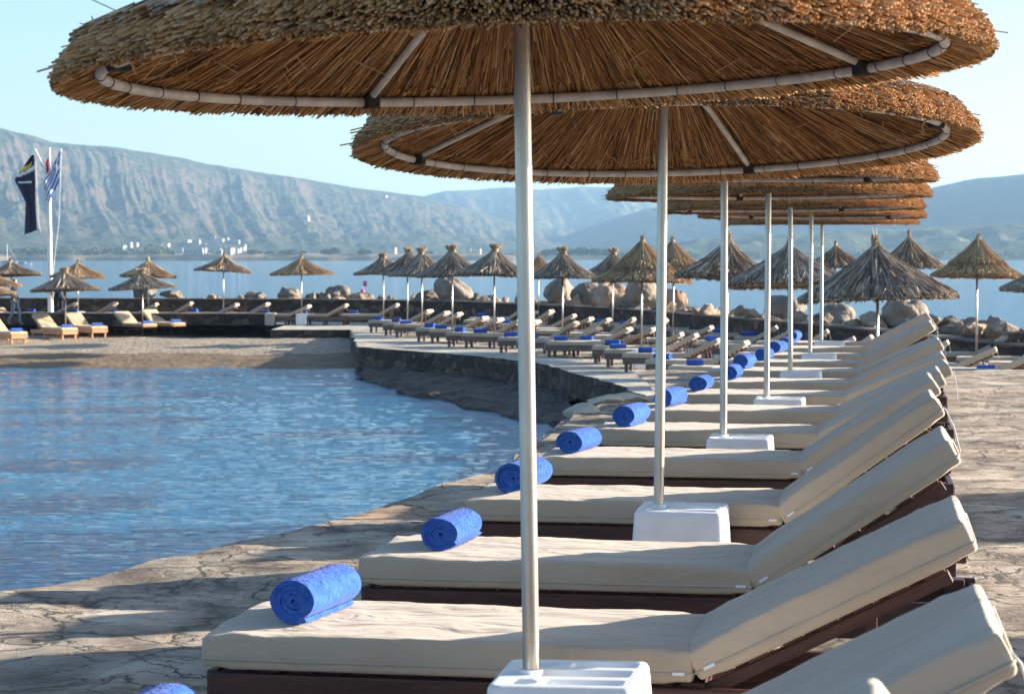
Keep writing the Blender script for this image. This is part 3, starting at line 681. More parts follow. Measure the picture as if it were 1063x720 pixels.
# ------------------------------------------------------------------ loungers
HX = 1.42; WD = .64; TT = .10; SEATZ = .32
def cushion(L, W, T, seed, x0=0.0):
    """rounded mattress, bottom at z=0"""
    r = .014; rnd = Vector((seed * 3.1, seed, 0))
    def ax(a, b_, n):
        inner = [a + r + (b_ - a - 2 * r) * i / n for i in range(n + 1)]
        return [a, a + r * .3, a + r * .65] + inner + [b_ - r * .65, b_ - r * .3, b_]
    xs, ys, zs = ax(0, L, max(8, int(L / .035))), ax(-W / 2, W / 2, 16), ax(0, T, 2)
    idx = {}; mb = MB()
    def vert(i, j, k):
        key = (i, j, k)
        if key in idx: return idx[key]
        p = Vector((xs[i], ys[j], zs[k])); q = Vector((min(max(p.x, r), L - r), min(max(p.y, -W / 2 + r), W / 2 - r), min(max(p.z, r), T - r)))
        d = p - q
        if d.length > 1e-9: p = q + d.normalized() * r
        u = max(0, min(1, min(p.x, L - p.x) / .10)); v = max(0, min(1, (W / 2 - abs(p.y)) / .10))
        # crown on top, wrinkles, tucked corners
        if zs[k] > T * .6:
            p.z += .005 * (u * v) ** .5 + (.008 if L > 1 else .004) * fbm((p.x * 2.4 + seed * 7 + p.y * 1.5, p.y * 5 - p.x * 1.2, seed), 5) + .004 * noise.noise(Vector((p.x * 14 + p.y * 10, p.x * 3 - p.y * 5, seed)))
        elif zs[k] > r:
            pass
        sw = .004 * noise.noise(Vector((p.x * 7, p.y * 7, p.z * 12 + seed)))
        if j in (0, len(ys) - 1): p.y += sw * 1.3
        if i in (0, len(xs) - 1): p.x += sw * 1.6
        cdx = min(p.x, L - p.x); cdy = W / 2 - abs(p.y)
        if cdx < .05 and cdy < .05: p.z -= .006 * (1 if zs[k] > T * .5 else -1)
        idx[key] = len(mb.v); mb.v.append(tuple(p)); return idx[key]
    nx, ny, nz = len(xs) - 1, len(ys) - 1, len(zs) - 1
    for i in range(nx):
        for j in range(ny):
            mb.f.append([vert(i, j, nz), vert(i + 1, j, nz), vert(i + 1, j + 1, nz), vert(i, j + 1, nz)]); mb.m.append(0)
            mb.f.append([vert(i, j, 0), vert(i, j + 1, 0), vert(i + 1, j + 1, 0), vert(i + 1, j, 0)]); mb.m.append(0)
    for i in range(nx):
        for k in range(nz):
            mb.f.append([vert(i, 0, k), vert(i + 1, 0, k), vert(i + 1, 0, k + 1), vert(i, 0, k + 1)]); mb.m.append(0)
            mb.f.append([vert(i, ny, k), vert(i, ny, k + 1), vert(i + 1, ny, k + 1), vert(i + 1, ny, k)]); mb.m.append(0)
    for j in range(ny):
        for k in range(nz):
            mb.f.append([vert(0, j, k), vert(0, j, k + 1), vert(0, j + 1, k + 1), vert(0, j + 1, k)]); mb.m.append(0)
            mb.f.append([vert(nx, j, k), vert(nx, j + 1, k), vert(nx, j + 1, k + 1), vert(nx, j, k + 1)]); mb.m.append(0)
    return mb
def piping(L, W, z, seed):
    mb = MB(); pts = []; r = .015
    for (cx, cy, a0) in ((L - r, W / 2 - r, 0), (r, W / 2 - r, 90), (r, -W / 2 + r, 180), (L - r, -W / 2 + r, 270)):
        for k in range(5):
            a = R(a0 + k * 22.5); pts.append(Vector((cx + (r + .002) * math.cos(a), cy + (r + .002) * math.sin(a), z)))
    full = []
    for i, p in enumerate(pts):
        q = pts[(i + 1) % len(pts)]; n = max(1, int((q - p).length / .07))
        for k in range(n):
            s = p.lerp(q, k / n); s.z += .003 * noise.noise(s * 6 + Vector((seed, 0, 0))); full.append(s)
    mb.tube(full, .0036, 6, closed=True); return mb

def make_lounger(wood, fabric, variant=0):
    root = empty('sun_lounger')
    fr = MB()
    for s in (-1, 1):
        fr.box((1.11, s * (WD / 2 - .018), .245), (2.18, .034, .13), ch=.006)
    fr.box((.02, 0, .245), (.034, WD - .076, .13), ch=.005); fr.box((2.19, 0, .245), (.034, WD - .076, .10), ch=.005)
    for x in (.5, .95, 1.40, 1.82): fr.box((x, 0, .235), (.05, WD - .076, .045))
    fr.build('frame', wood, root)
    sl = MB()
    for k in range(15): sl.box((.09 + k * .094, 0, .311), (.062, WD - .08, .016))
    sl.build('seat_slats', wood, root)
    for x in (.085, 1.30, 2.12):
        for s in (-1, 1):
            lg = MB(); lg.box((x, s * (WD / 2 - .066), .156), (.075, .058, .312), ch=.005); lg.build('leg', wood, root)
    sm = cushion(HX - .01, WD, TT, 1 + variant).build('seat_mattress', fabric, root, smooth=True); sm.location = (0, 0, SEATZ)
    piping(HX - .01, WD, .030, 1).build('piping', M['piping'], sm, smooth=True)
    zp = MB(); zp.box((HX - .05, -WD / 2 - .004, .032), (.035, .008, .010), ch=.003); zp.build('zip_end', M['flagwhite'], sm)
    bf = MB()
    for s in (-1, 1): bf.box((.36, s * (WD / 2 - .085), -.035), (.76, .04, .036), ch=.004)
    for k in range(7): bf.box((.06 + k * .107, 0, -.009), (.06, WD - .13, .014))
    back = bf.build('backrest_frame', wood, root); back.location = (HX + .01, 0, SEATZ + .005)
    bm_ = cushion(.84, WD, TT, 5 + variant).build('back_mattress', fabric, root, smooth=True); bm_.location = (HX + .01, 0, SEATZ + .005)
    piping(.84, WD, .032, 2).build('piping', M['piping'], bm_, smooth=True)
    zp = MB(); zp.box((.045, -WD / 2 - .004, .034), (.035, .008, .010), ch=.003); zp.build('zip_end', M['flagwhite'], bm_)
    pr = MB()
    for s in (-1, 1): pr.box((0, s * (WD / 2 - .12), -.14), (.03, .022, .30), ch=.003)
    pr.tube([(0, -(WD / 2 - .10), -.28), (0, WD / 2 - .10, -.28)], .010, 8)
    pr.build('prop', wood, root).location = (HX + .55, 0, .6)
    y0 = -WD / 2 + .02
    if variant in (3, 20, 31):
        tiec = MB(); tiec.tube([(.842, y0, .05), (.85, y0, .02), (.835, y0 + .01, -.06), (.80, y0, -.15), (.79, y0, -.17)], .0035, 6)
        tiec.build('tie_cord', M['string'], bm_, smooth=True)
    if variant < 20: return root
    tf = MB()
    tf.tube([(-.005, y0 + .03, .02), (-.02, y0 - .01, -.02), (-.015, y0 - .02, -.08), (-.03, y0, -.14)], .0045, 6)
    tf.build('tie_cord', M['string'], sm, smooth=True)
    return root
def pose(o, loc, rz, ang):
    o.location = loc; o.rotation_euler = (0, 0, rz)
    for ch in kids(o):
        if ch.name.startswith('back'): ch.rotation_euler = (0, -R(ang), 0)
        if ch.name.startswith('prop'):
            hx, hz_ = HX + .01 + .52 * math.cos(R(ang)), SEATZ + .52 * math.sin(R(ang)) - .05
            lean = min(R(60), math.acos(max(-1, min(1, (hz_ - .22) / .28))) if hz_ - .22 < .28 else 0)
            ch.location = (hx, 0, hz_); ch.rotation_euler = (0, -lean, 0)
_kcache = {}
protos = [make_lounger(M['wood'], M['fabric'], v * 3) for v in range(3)]
used = set()
def take(p):
    if id(p) not in used: used.add(id(p)); return p
    return copy_tree(p)
Rv = Vector((math.sin(R(9.6)), math.cos(R(9.6)), 0))
NEAR = [(-1.60, 2.62, 39), (-1.20, 4.25, 28), (-.89, 6.03, 27), (-.554, 7.57, 34), (-.214, 9.43, 36), (.14, 11.4, 33), (.50, 13.2, 28), (.87, 14.9, 25), (1.19, 16.65, 23),
        (1.52, 18.3, 27), (1.85, 20.1, 23), (2.15, 21.7, 31), (2.45, 23.3, 27), (2.78, 25.05, 25), (3.05, 26.6, 27)]
for i, (x, y, ang) in enumerate(NEAR):
    o = take(protos[i % 3]); loc = Vector((x, y, 0)) + Rv * (WD / 2)
    pose(o, loc, R(-9.6) + R(random.uniform(-.6, .6)), ang)
    if i == 0: lb = 'dark wooden lounger nearest the camera, only its backrest corner showing at bottom right'
    elif i == len(NEAR) - 1: lb = 'last dark wooden lounger at the far end of the near row'
    else: lb = 'dark wooden sun lounger with cream mattress, %s from the camera in the near row' % ORD[i]
    tag(o, lb, 'sun lounger', 'sun loungers of the near row')

# ------------------------------------------------------------------ towels
def towel_mesh(seed, L=.36, turns=4.6, r0=.012, r1=.084):
    rnd = random.Random(seed); mb = MB(); n = int(turns * 26); nl = 22; T = (r1 - r0) / turns * .93
    sq = rnd.uniform(.86, .94)
    def prof(i, side):
        t = i / n; a = t * turns * 2 * math.pi + seed; r = r0 + (r1 - r0) * t - (T if side else 0) * (1)
        r = max(.001, r); w = 1 + .05 * noise.noise(Vector((math.cos(a) * 1.3, math.sin(a) * 1.3, seed + t * 2)))
        return r * w * math.cos(a), r * w * math.sin(a) * sq
    for side in (0, 1):
        for i in range(n + 1):
            px, pz = prof(i, side)
            for j in range(nl + 1):
                y = L * (j / nl - .5); t = i / n
                e = .008 * noise.noise(Vector((t * 9, seed, j > nl / 2))) + .006 * (1 - t)
                yy = y + (e if j == 0 else (-e if j == nl else 0)); 
                q = 1 + .012 * noise.noise(Vector((px * 30, y * 22, pz * 30 + seed)))
                rr = 1 - .035 * max(0, (abs(y) - L * .44) / (L * .06))
                mb.v.append((px * q * rr, yy, pz * q * rr))
    S_ = (n + 1) * (nl + 1)
    for i in range(n):
        for j in range(nl):
            a = i * (nl + 1) + j; b_ = a + nl + 1
            mb.f.append([a, a + 1, b_ + 1, b_]); mb.f.append([S_ + a, S_ + b_, S_ + b_ + 1, S_ + a + 1]); mb.m += [0, 0]
        for j in (0, nl):
            a = i * (nl + 1) + j; b_ = a + nl + 1; mb.f.append([a, b_, S_ + b_, S_ + a]); mb.m.append(0)
    for j in range(nl):
        a = n * (nl + 1) + j; mb.f.append([a, a + 1, S_ + a + 1, S_ + a]); mb.m.append(0)
    zmin = min(v[2] for v in mb.v); mb.v = [(x, y, z - zmin) for x, y, z in mb.v]
    return mb
# terry loops: short fibres standing on the outer face
def fuzz(mb, n, seed, L=.36, r=.084):
    rnd = random.Random(seed); base = list(range(len(mb.f))); outer = []
    zc = (max(v[2] for v in mb.v)) / 2
    for fi in base:
        f = mb.f[fi]; c = sum((Vector(mb.v[k]) for k in f), Vector()) / len(f)
        d = math.hypot(c.x, (c.z - zc) * 1.1)
        if d > r * .84: outer.append((c, f))
    for _ in range(n):
        c, f = rnd.choice(outer); p = c + (Vector(mb.v[f[0]]) - c) * rnd.uniform(-1, 1) + (Vector(mb.v[f[1]]) - c) * rnd.uniform(-1, 1)
        o = Vector((p.x, 0, p.z - zc)).normalized() * .0035 + Vector((rnd.gauss(0, .0018), rnd.gauss(0, .0018), rnd.gauss(0, .0018)))
        s = Vector((rnd.gauss(0, 1), rnd.gauss(0, 1), rnd.gauss(0, 1))).normalized() * .0009
        mb.add([p - s, p + s, p + o], [(0, 1, 2)])
tow = []
for s in range(4):
    mb = towel_mesh(s * 1.7 + .6, turns=[4.6, 5.2, 4.2, 5.0][s], r1=[.088, .083, .086, .080][s])
    fuzz(mb, 3500, s, r=[.088, .083, .086, .080][s])
    tow.append(mb.build('rolled_towel', M['towel'], smooth=60))
tused = set()
def towel(k, loc, rz, label, group='rolled blue towels on the loungers'):
    src = tow[k % 4]
    if k % 4 in tused: o = src.copy(); C.objects.link(o)
    else: tused.add(k % 4); o = src
    o.location = loc; o.rotation_euler = (0, 0, rz); o.scale = (random.uniform(.92, 1.08), random.uniform(.9, 1.08), random.uniform(.85, 1.0)); tag(o, label, 'towel', group); return o
TZ = SEATZ + TT + .006
TPX = {1: (146, 722), 2: (331, 640), 3: (470, 562), 4: (545, 505), 5: (602, 471), 6: (657, 441), 7: (697, 420), 8: (729, 404), 9: (760, 391), 10: (774, 380), 11: (794, 374), 12: (808, 366), 13: (817, 359), 14: (825, 352)}
for i in range(1, 15):
    x, y, ang = NEAR[i]; c = Vector((x, y, 0)) + Rv * (WD / 2)
    px, _ = TPX[i]; X = (px - 531.5) / 2200 * c.y
    off = X - c.x; d = Vector((math.cos(R(-9.6)), math.sin(R(-9.6)), 0))
    p = c + d * max(.14, min(.5, off)) + Rv * random.uniform(-.03, .04); p.z = TZ
    rz = R(-9.6 - random.uniform(4, 14) if i > 2 else -9.6 - (9 if i == 2 else 4))
    lab = 'rolled blue towel on the %s lounger from the camera in the near row' % ORD[i] if i < 14 else 'rolled blue towel on the last lounger of the near row'
    towel(i, p, rz, lab)

# ------------------------------------------------------------------ lower quay loungers
lq = [make_lounger(M['woodg'], M['fabric'], 20), make_lounger(M['woodg'], M['fabric'], 31)]
ROW1 = [(692, 402), (669, 394), (645, 386), (626, 381), (613, 377), (591, 370), (566, 371), (536, 368), (516, 366), (480, 361), (462, 360), (445, 356), (431, 354.6), (408, 350), (397, 348), (382, 345)]
r1pts = []
for i, (px, py) in enumerate(ROW1):
    p = gp(px, py, -1.1); r1pts.append((p.y, p.x))
    o = take(lq[i % 2]); rz = R(-14 if i < 6 else -16) + R(random.uniform(-2, 2)); pose(o, p + Vector((.1, .3, 0)), rz, random.uniform(24, 33))
    tag(o, 'brown lounger on the lower quay edge, %s from the right in its front row' % ORD[i], 'sun lounger', 'loungers on the lower quay')
    d = Vector((math.cos(rz), math.sin(rz), 0)); q = o.location + d * random.uniform(.25, .5); q.z = -1.1 + TZ
    towel(i, q, rz + R(90 + random.uniform(-25, 25)), 'small blue towel on the %s lounger from the right along the quay edge' % ORD[i], 'rolled blue towels on the quay')
r1pts.sort()
def row1x(Y): return interp(Y, r1pts)
k = 0
for ri, (dx, y0, y1, st) in enumerate(((3.3, 44.5, 78, 2.0), (6.9, 44, 79, 2.35))):
    Y = y0; k = 0
    while Y < y1:
        X = row1x(Y) + dx + random.uniform(-.2, .2)
        wy = interp(X, [(p[0], p[1]) for p in wpts])
        if Y < wy - 2.0:
            o = take(lq[k % 2]); rz = R(-13 + random.uniform(-3, 3)); pose(o, (X, Y, -1.1), rz, random.uniform(24, 36))
            tag(o, 'cream-topped lounger in the %s row from the quay edge, %s from its near end' % (('second', 'third')[ri], ORD[k]), 'sun lounger', 'loungers on the lower quay')
            if random.random() < .25:
                d = Vector((math.cos(rz), math.sin(rz), 0)); q = o.location + d * random.uniform(.25, .5); q.z = -1.1 + TZ
                towel(k, q, rz + R(90 + random.uniform(-25, 25)), 'blue towel on a lounger in the %s quay row, %s lounger from the near end' % (('second', 'third')[ri], ORD[k]), 'rolled blue towels on the quay')
            k += 1
        Y += st + random.uniform(-.2, .2)
# right corner behind the terrace edge
for i, (px, D, ang) in enumerate(((922, 43.4, 25), (962, 41.6, 26), (1012, 40.6, 25), (880, 46.0, 28), (845, 47.5, 27))):
    o = take(lq[i % 2]); pose(o, (wx(px, D), D, -1.1), R(-14), ang)
    tag(o, ['lounger beyond the terrace end, left one of the pair seen at far right', 'lounger beyond the terrace end, middle of the group at far right', 'rightmost lounger beyond the terrace end at far right', 'lounger behind the raised backrests, just beyond the terrace end', 'lounger behind the far backrests, leftmost of those beyond the terrace end'][i], 'sun lounger', 'loungers at the right end of the lower quay')
towel(1, (wx(1024, 41.2), 41.2, -1.1 + .36), R(80), 'flat blue towel beside the loungers at far right below the terrace')
# raised back row at the breakwater wall, left half
for i, px in enumerate((413, 360, 321, 279, 246, 199, 162, 121, 78)):
    D = 82.6 if px < 285 else 80.5
    o = take(lq[i % 2]); X = wx(px, D) - 2.1; pose(o, (X, D, -1.1), R(-4 + random.uniform(-4, 4)), 29 + random.uniform(-4, 5))
    tag(o, 'grey shaded lounger against the long dark wall, %s from the right in the back row' % ORD[i], 'sun lounger', 'loungers against the long wall')
    q = o.location + Vector((.4, 0, TZ)); towel(i, q, R(80 + random.uniform(-20, 20)), 'blue towel in the back row by the wall, on the %s lounger from the right' % ORD[i], 'rolled blue towels by the wall')
# orange loungers on the sand
lo = make_lounger(M['woodo'], M['fabrict'], 44)
for i, (px, py) in enumerate(((184, 346.5), (154, 347.5), (102, 350), (71, 351.5), (18, 354), (22, 343), (-28, 356))):
    p = gp(px, py, -1.38); rz = R(131 + random.uniform(-3, 3)); p.y += .2; p.z = interp(p.y, [(61.6, -1.92), (65, -1.72), (69, -1.60), (74, -1.42), (82, -1.36)]) + .0
    o = take(lo); pose(o, p, rz, 31 + random.uniform(-2, 3))
    nm = ['rightmost orange wooden lounger on the sand beside the low stone wall', 'orange wooden lounger second from the right on the sand', 'orange wooden lounger third from the right on the sand, left of the umbrella gap',
          'orange wooden lounger on the sand just left of the front umbrella pole', 'orange wooden lounger at the far left of the sand, in front', 'orange wooden lounger at the far left, behind the front one', 'orange wooden lounger cut off by the left edge'][i]
    tag(o, nm, 'sun lounger', 'orange wooden loungers on the beach')
    d = Vector((math.cos(rz), math.sin(rz), 0)); q = p + d * .22; q.z = p.z + TZ
    t_ = towel(i, q, rz, 'folded blue towel on the foot of the %s orange beach lounger from the right' % ORD[i], 'blue towels on the beach loungers'); t_.scale = (1.0, 1.15, .75)

# ------------------------------------------------------------------ conical reed umbrellas
def cone_mesh(seed, rad, rise, mats, tiers=1, top='flare', n=2600, conc=.35):
    rnd = random.Random(seed); mb = MB(); N = 56
    def zf(r): 
        t = r / rad; return rise * (1 - t) ** 1.0 * (1 - conc) + rise * conc * (1 - t) ** 2.2
    rr = [.05, .12, .25, .4, .6, .8, 1.0]
    for off, s in ((0, 1), (-.045, -1)):
        vv = []; ff = []
        for q in rr:
            for k in range(N): a = 2 * math.pi * k / N; r = q * rad * (1 + .015 * noise.noise(Vector((a * 5, seed, q)))); vv.append((r * math.cos(a), r * math.sin(a), zf(q * rad) + off))
        for j in range(len(rr) - 1):
            for k in range(N): ff.append((j * N + k, j * N + (k + 1) % N, (j + 1) * N + (k + 1) % N, (j + 1) * N + k))
        mb.add(vv, ff, 3)
    def tone(): u = rnd.random(); return 0 if u < .42 else (1 if u < .74 else 2)
    bands = [(0.0, 1.0)] if tiers == 1 else [(0.0, .68), (.55, 1.0)]
    for bi, (b0, b1) in enumerate(bands):
        lift = .07 if (tiers == 2 and bi == 0) else 0
        for _ in range(n // len(bands)):
            a = rnd.uniform(0, 2 * math.pi); t0 = b0 + (b1 - b0) * rnd.random() ** .75 * .9; t1 = min(b1 + rnd.uniform(-.015, .03), t0 + rnd.uniform(.15, .45))
            a2 = a + rnd.gauss(0, .05); r0, r1 = t0 * rad, t1 * rad; up = rnd.uniform(0, .03) + lift
            cl = .022 * noise.noise(Vector((a * 10, t1 * 6, seed)))
            prism(mb, (r0 * math.cos(a), r0 * math.sin(a), zf(r0) + up + cl), (r1 * math.cos(a2), r1 * math.sin(a2), zf(min(rad, r1)) + up * .6 - (.03 if t1 > b1 - .03 else 0) + cl), rnd.uniform(.012, .026), tone())
        if tiers == 2 and bi == 0:
            for _ in range(500):
                a = rnd.uniform(0, 6.283); r1 = b1 * rad + rnd.uniform(-.02, .02); prism(mb, ((r1 - .06) * math.cos(a), (r1 - .06) * math.sin(a), zf(r1) + lift + .03), (r1 * math.cos(a), r1 * math.sin(a), zf(r1) + lift * .4 - rnd.uniform(0, .02)), .02, 1)
    for _ in range(900):                  # rim
        a = rnd.uniform(0, 6.283); r0 = rad * rnd.uniform(.93, .97); r1 = rad * rnd.uniform(.985, 1.03); z = rnd.uniform(-.075, .02)
        prism(mb, (r0 * math.cos(a), r0 * math.sin(a), z + .02), (r1 * math.cos(a), r1 * math.sin(a), z), rnd.uniform(.012, .022), tone())
    zt = zf(0) - .05
    def tone(): u = rnd.random(); return 4 if u < .55 else (1 if u < .75 else 2)
    if top == 'flare':       # bound neck with flared tuft
        for _ in range(260):
            a = rnd.uniform(0, 6.283); h = rnd.uniform(.10, .19); ra = rnd.uniform(.0, .10); rb = ra * .7 + .02
            c = (.01, .0)
            prism(mb, (ra * 1.5 * math.cos(a), ra * 1.5 * math.sin(a), zt - .10), (ra * math.cos(a), ra * math.sin(a), zt + .08), .02, tone())
            prism(mb, (ra * math.cos(a), ra * math.sin(a), zt + .05), (ra * 1.9 * math.cos(a), ra * 1.9 * math.sin(a), zt + h), .018, 2 if rnd.random() < .4 else tone())
    else:                     # twisted pointed knot
        sx = rnd.uniform(-.05, .05)
        for _ in range(260):
            a = rnd.uniform(0, 6.283); ra = rnd.uniform(.02, .10); h = rnd.uniform(.06, .22)
            prism(mb, (ra * 1.9 * math.cos(a), ra * 1.9 * math.sin(a), zt - .12), (ra * .6 * math.cos(a), ra * .6 * math.sin(a), zt + .06), .02, tone())
            prism(mb, (ra * .6 * math.cos(a), ra * .6 * math.sin(a), zt + .04), (ra * .45 * math.cos(a + 1) + sx * h * 4, ra * .45 * math.sin(a + 1), zt + h), .016, tone())
        for s_ in (-1, 1):
            prism(mb, (0, 0, zt + .1), (s_ * .05 + sx, .02, zt + .30), .02, 2, .004)
    return mb
TW = [M['twig1'], M['twig2'], M['twig3'], M['twigbase'], M['reed1']]; RD = [M['reed1'], M['reed2'], M['reed3'], M['reedbase'], M['reed3']]
def make_cone(kind):
    root = empty('thatched_umbrella')
    spec = {'grey': (11, 1.0, .62, TW, 1, 'flare', 2600, .45), 'tan': (12, 1.0, .56, RD, 1, 'knot', 2600, .3), 'tier': (13, 1.0, .78, RD, 2, 'knot', 2800, .45), 'big': (14, 1.0, .62, TW, 1, 'knot', 5200, .18), 'mix': (15, 1.0, .62, [M['reed2'], M['twig2'], M['twig3'], M['twigbase'], M['reed1']], 1, 'knot', 3200, .4)}[kind]
    th = cone_mesh(*spec).build('canopy', spec[3], root); th.location = (0, 0, 2.05)
    p = MB(); p.tube([(0, 0, .10), (0, 0, 2.05 + spec[2] - .05)], .022, 12); p.build('pole', M['steel'], root, smooth=True)
    b = MB(); b.box((0, 0, .22), (.40, .40, .44), ch=.03); b.build('base', M['white'], root)
    return root
cp = {k: make_cone(k) for k in ('grey', 'tan', 'tier', 'big', 'mix')}
GZ = -1.1
# px centre, rim y, width px, apex y, kind, ground z, D, label
CON = [
    (313, 284.5, 66, 262, 'tan', -1.1, 80, 'golden cone umbrella standing alone right of the low stone wall'),
    (232, 281.5, 61, 261, 'mix', -1.1, 83, 'brown ragged cone umbrella behind the low stone wall'),
    (154, 287, 60, 265, 'tan', -1.1, 82, 'golden cone umbrella behind the grey one above the beach loungers'),
    (148, 299, 66, 278, 'grey', -1.38, 76.5, 'grey twig umbrella over the two right-hand orange beach loungers'),
    (68, 301, 68, 277, 'grey', -1.38, 75.5, 'grey twig umbrella over the left-hand orange beach loungers, under the flagpole'),
    (81, 287, 57, 268, 'tan', -1.1, 83, 'golden cone umbrella just right of the white flagpole'),
    (12, 286, 58, 267, 'mix', -1.1, 82, 'brown cone umbrella at far left, uppermost of three'),
    (-14, 295.5, 70, 276, 'tan', -1.1, 79, 'cone umbrella cut by the left edge, middle of three'),
    (-18, 306, 68, 284, 'tan', -1.38, 76, 'cone umbrella cut by the left edge, lowest of three'),
    (398, 284, 62, 262, 'grey', -1.1, 74, 'leftmost grey twig umbrella of the quay front row'),
    (423, 284.5, 66, 256, 'grey', -1.1, 70, 'second grey twig umbrella from the left in the quay row'),
    (438, 285, 67, 256, 'grey', -1.1, 67, 'third grey twig umbrella from the left in the quay row'),
    (469.5, 285.5, 74, 253, 'grey', -1.1, 63, 'grey twig umbrella in front of the tall leaning boulder'),
    (513, 285.5, 76, 252, 'grey', -1.1, 60, 'grey twig umbrella just left of the nearest steel pole'),
    (559, 283, 50, 260, 'tan', -1.1, 74, 'small tan umbrella seen just right of the nearest steel pole'),
    (584, 288, 72, 255, 'grey', -1.1, 58, 'grey twig umbrella with wide flared top right of the nearest steel pole'),
    (636, 286, 62, 256, 'grey', -1.1, 63, 'grey umbrella half hidden behind the tall two-tiered one'),
    (666, 292, 104, 243, 'tier', -1.1, 49, 'tall two-tiered reed umbrella left of the second steel pole'),
    (699, 288, 88, 244, 'tier', -1.1, 54, 'two-tiered reed umbrella right of the second steel pole, partly hidden by it'),
    (754.5, 288, 112, 238, 'mix', -1.1, 46, 'brown umbrella with tall twisted knot behind the third steel pole'),
    (819, 296, 132, 246, 'big', -1.1, 37, 'shaggy grey-brown umbrella behind the fourth and fifth steel poles'),
    (867, 277, 64, 249, 'mix', -1.1, 58, 'small brown umbrella behind and left of the broad shaggy one'),
    (911, 309, 158, 244, 'big', -1.1, 31.5, 'broad shaggy umbrella, largest cone, just beyond the near row'),
    (943, 277, 72, 237, 'mix', -1.1, 55, 'dark umbrella with tall thin neck behind the broad shaggy one'),
    (1014, 287, 96, 241, 'tier', -1.1, 43.2, 'two-tiered reed umbrella over the loungers at far right'),
    (1092, 303, 104, 262, 'big', -1.1, 38, 'umbrella cut off by the right edge of the view'),
]
cused = set()
for i, (px, ry, w, ay, kd, gz, D, lab) in enumerate(CON):
    if kd in cused: o = copy_tree(cp[kd])
    else: cused.add(kd); o = cp[kd]
    s = w / 2200 * D / 2.0; rimz = wz(ry, D); top_h = wz(ay, D) - rimz
    o.location = (wx(px, D), D, gz); o.rotation_euler = (0, 0, random.uniform(0, 6.28))
    for ch in kids(o):
        if ch.name.startswith('canopy'):
            ch.location.z = rimz - gz + .03; ch.scale = (s * random.uniform(.95, 1.05), s * random.uniform(.95, 1.05), max(.7, top_h / ({'grey': .80, 'tan': .80, 'tier': 1.0, 'big': .80, 'mix': .84}[kd])))
            ch.rotation_euler = (R(random.uniform(-3, 3)), R(random.uniform(-3, 3)), 0)
        if ch.name.startswith('pole'): ch.scale = (1, 1, (rimz - gz + .15) / 2.3)
    for ch in kids(o):
        if gz < -1.2 and ch.name.startswith('base'): bpy.data.objects.remove(ch)
        elif gz < -1.2 and ch.name.startswith('pole'): ch.location.z = -.12
    tag(o, lab, 'umbrella', 'conical thatched umbrellas')
# umbrellas on the terrace outside the frame to the right; their shade falls on the paving
for i, (x, y) in enumerate(((11.8, 14.5), (11.6, 21.9), (10.4, 9.4))):
    o = copy_tree(cp['big']); o.location = (x, y, 0)
    tag(o, 'thatched umbrella on the terrace right of the view, %s from the camera' % ORD[(1, 2, 0)[i]], 'umbrella', 'conical thatched umbrellas')
    for ch in kids(o):
        if ch.name.startswith('canopy'): ch.location.z = 2.1; ch.scale = (1.05, 1.05, 1)
        if ch.name.startswith('pole'): ch.scale = (1, 1, 1)

# ------------------------------------------------------------------ boulders
def rock_mesh(seed, sub=3, rough=.35, flat=.0):
    bm = bmesh.new(); bmesh.ops.create_icosphere(bm, subdivisions=sub, radius=.5)
    for v in bm.verts:
        p = v.co.normalized(); d = 1 + rough * noise.noise(p * 1.3 + Vector((seed * 5, 0, 0))) + rough * .4 * noise.noise(p * 3.2 + Vector((0, seed * 3, 0))) + .05 * noise.noise(p * 8)
        v.co = p * .5 * d
    if flat:      # facet by clipping with planes
        rnd = random.Random(seed)
        for _ in range(11):
            n = Vector((rnd.gauss(0, 1), rnd.gauss(0, 1), rnd.gauss(0, 1))).normalized(); k = rnd.uniform(.26, .38)
            for v in bm.verts:
                q = v.co.dot(n)
                if q > k: v.co -= n * (q - k)
    mb = MB(); mb.bm(bm); return mb
rocks = [rock_mesh(s, 3, .45, flat=1) for s in range(6)]
mats_r = [M['rock'], M['rock_grey'], M['rock_rust'], M['rock_dark'], M['rock'], M['rock_rust']]
rp = [rocks[s].build('rock', mats_r[s], smooth=30) for s in range(6)]
BIG = [(262, 311, 20, 10, 88.5, 'g', 0, 'low grey rock near the left end of the breakwater'), (300, 312, 27, 16, 88.5, 'g', 0, 'rounded grey boulder behind the lone golden umbrella'), (326, 312, 22, 9, 88, 'd', 0, 'low dark boulder between two rounded grey ones'),
       (351, 312, 29, 18, 87.5, 'g', 0, 'smooth rounded boulder right of the lone golden umbrella'), (377, 313, 26, 11, 87, 'd', 0, 'dark boulder below the pink marker'), (445, 314, 34, 15, 84, 'd', 0, 'dark wide boulder left of the tall leaning one'),
       (476, 315, 46, 34, 82.5, 'g', 0, 'tall leaning pale boulder behind the quay umbrellas'), (580, 318, 36, 33, 76.5, 't', 0, 'tall boulder behind the umbrella right of the nearest pole'), (611, 321, 40, 32, 75, 'g', 0, 'dark-sided big boulder right of the flared umbrella'),
       (633, 321, 40, 33, 73, 'r', 0, 'brown boulder under the two-tiered umbrella'), (668, 321, 50, 34, 71, 't', 0, 'large round tan boulder behind the second steel pole'), (703, 323, 26, 26, 68, 'r', 1, 'stack of orange angular rock right of the second pole'),
       (815, 332, 50, 29, 60, 'g', 0, 'round grey boulder behind the fourth and fifth steel poles'), (868, 337, 42, 25, 56.5, 'g', 0, 'round grey boulder behind the farthest steel poles'), (940, 343, 54, 37, 53.5, 't', 0, 'big round boulder under the broad shaggy umbrella'),
       (1033, 351, 24, 27, 51, 't', 1, 'pale angular upright rock at far right by the water'), (150, 309, 26, 13, 89, 'd', 1, 'dark rock heap above the wall behind the grey beach umbrella'), (178, 310, 26, 10, 89, 'd', 1, 'low dark rock right of the dark heap above the wall')]
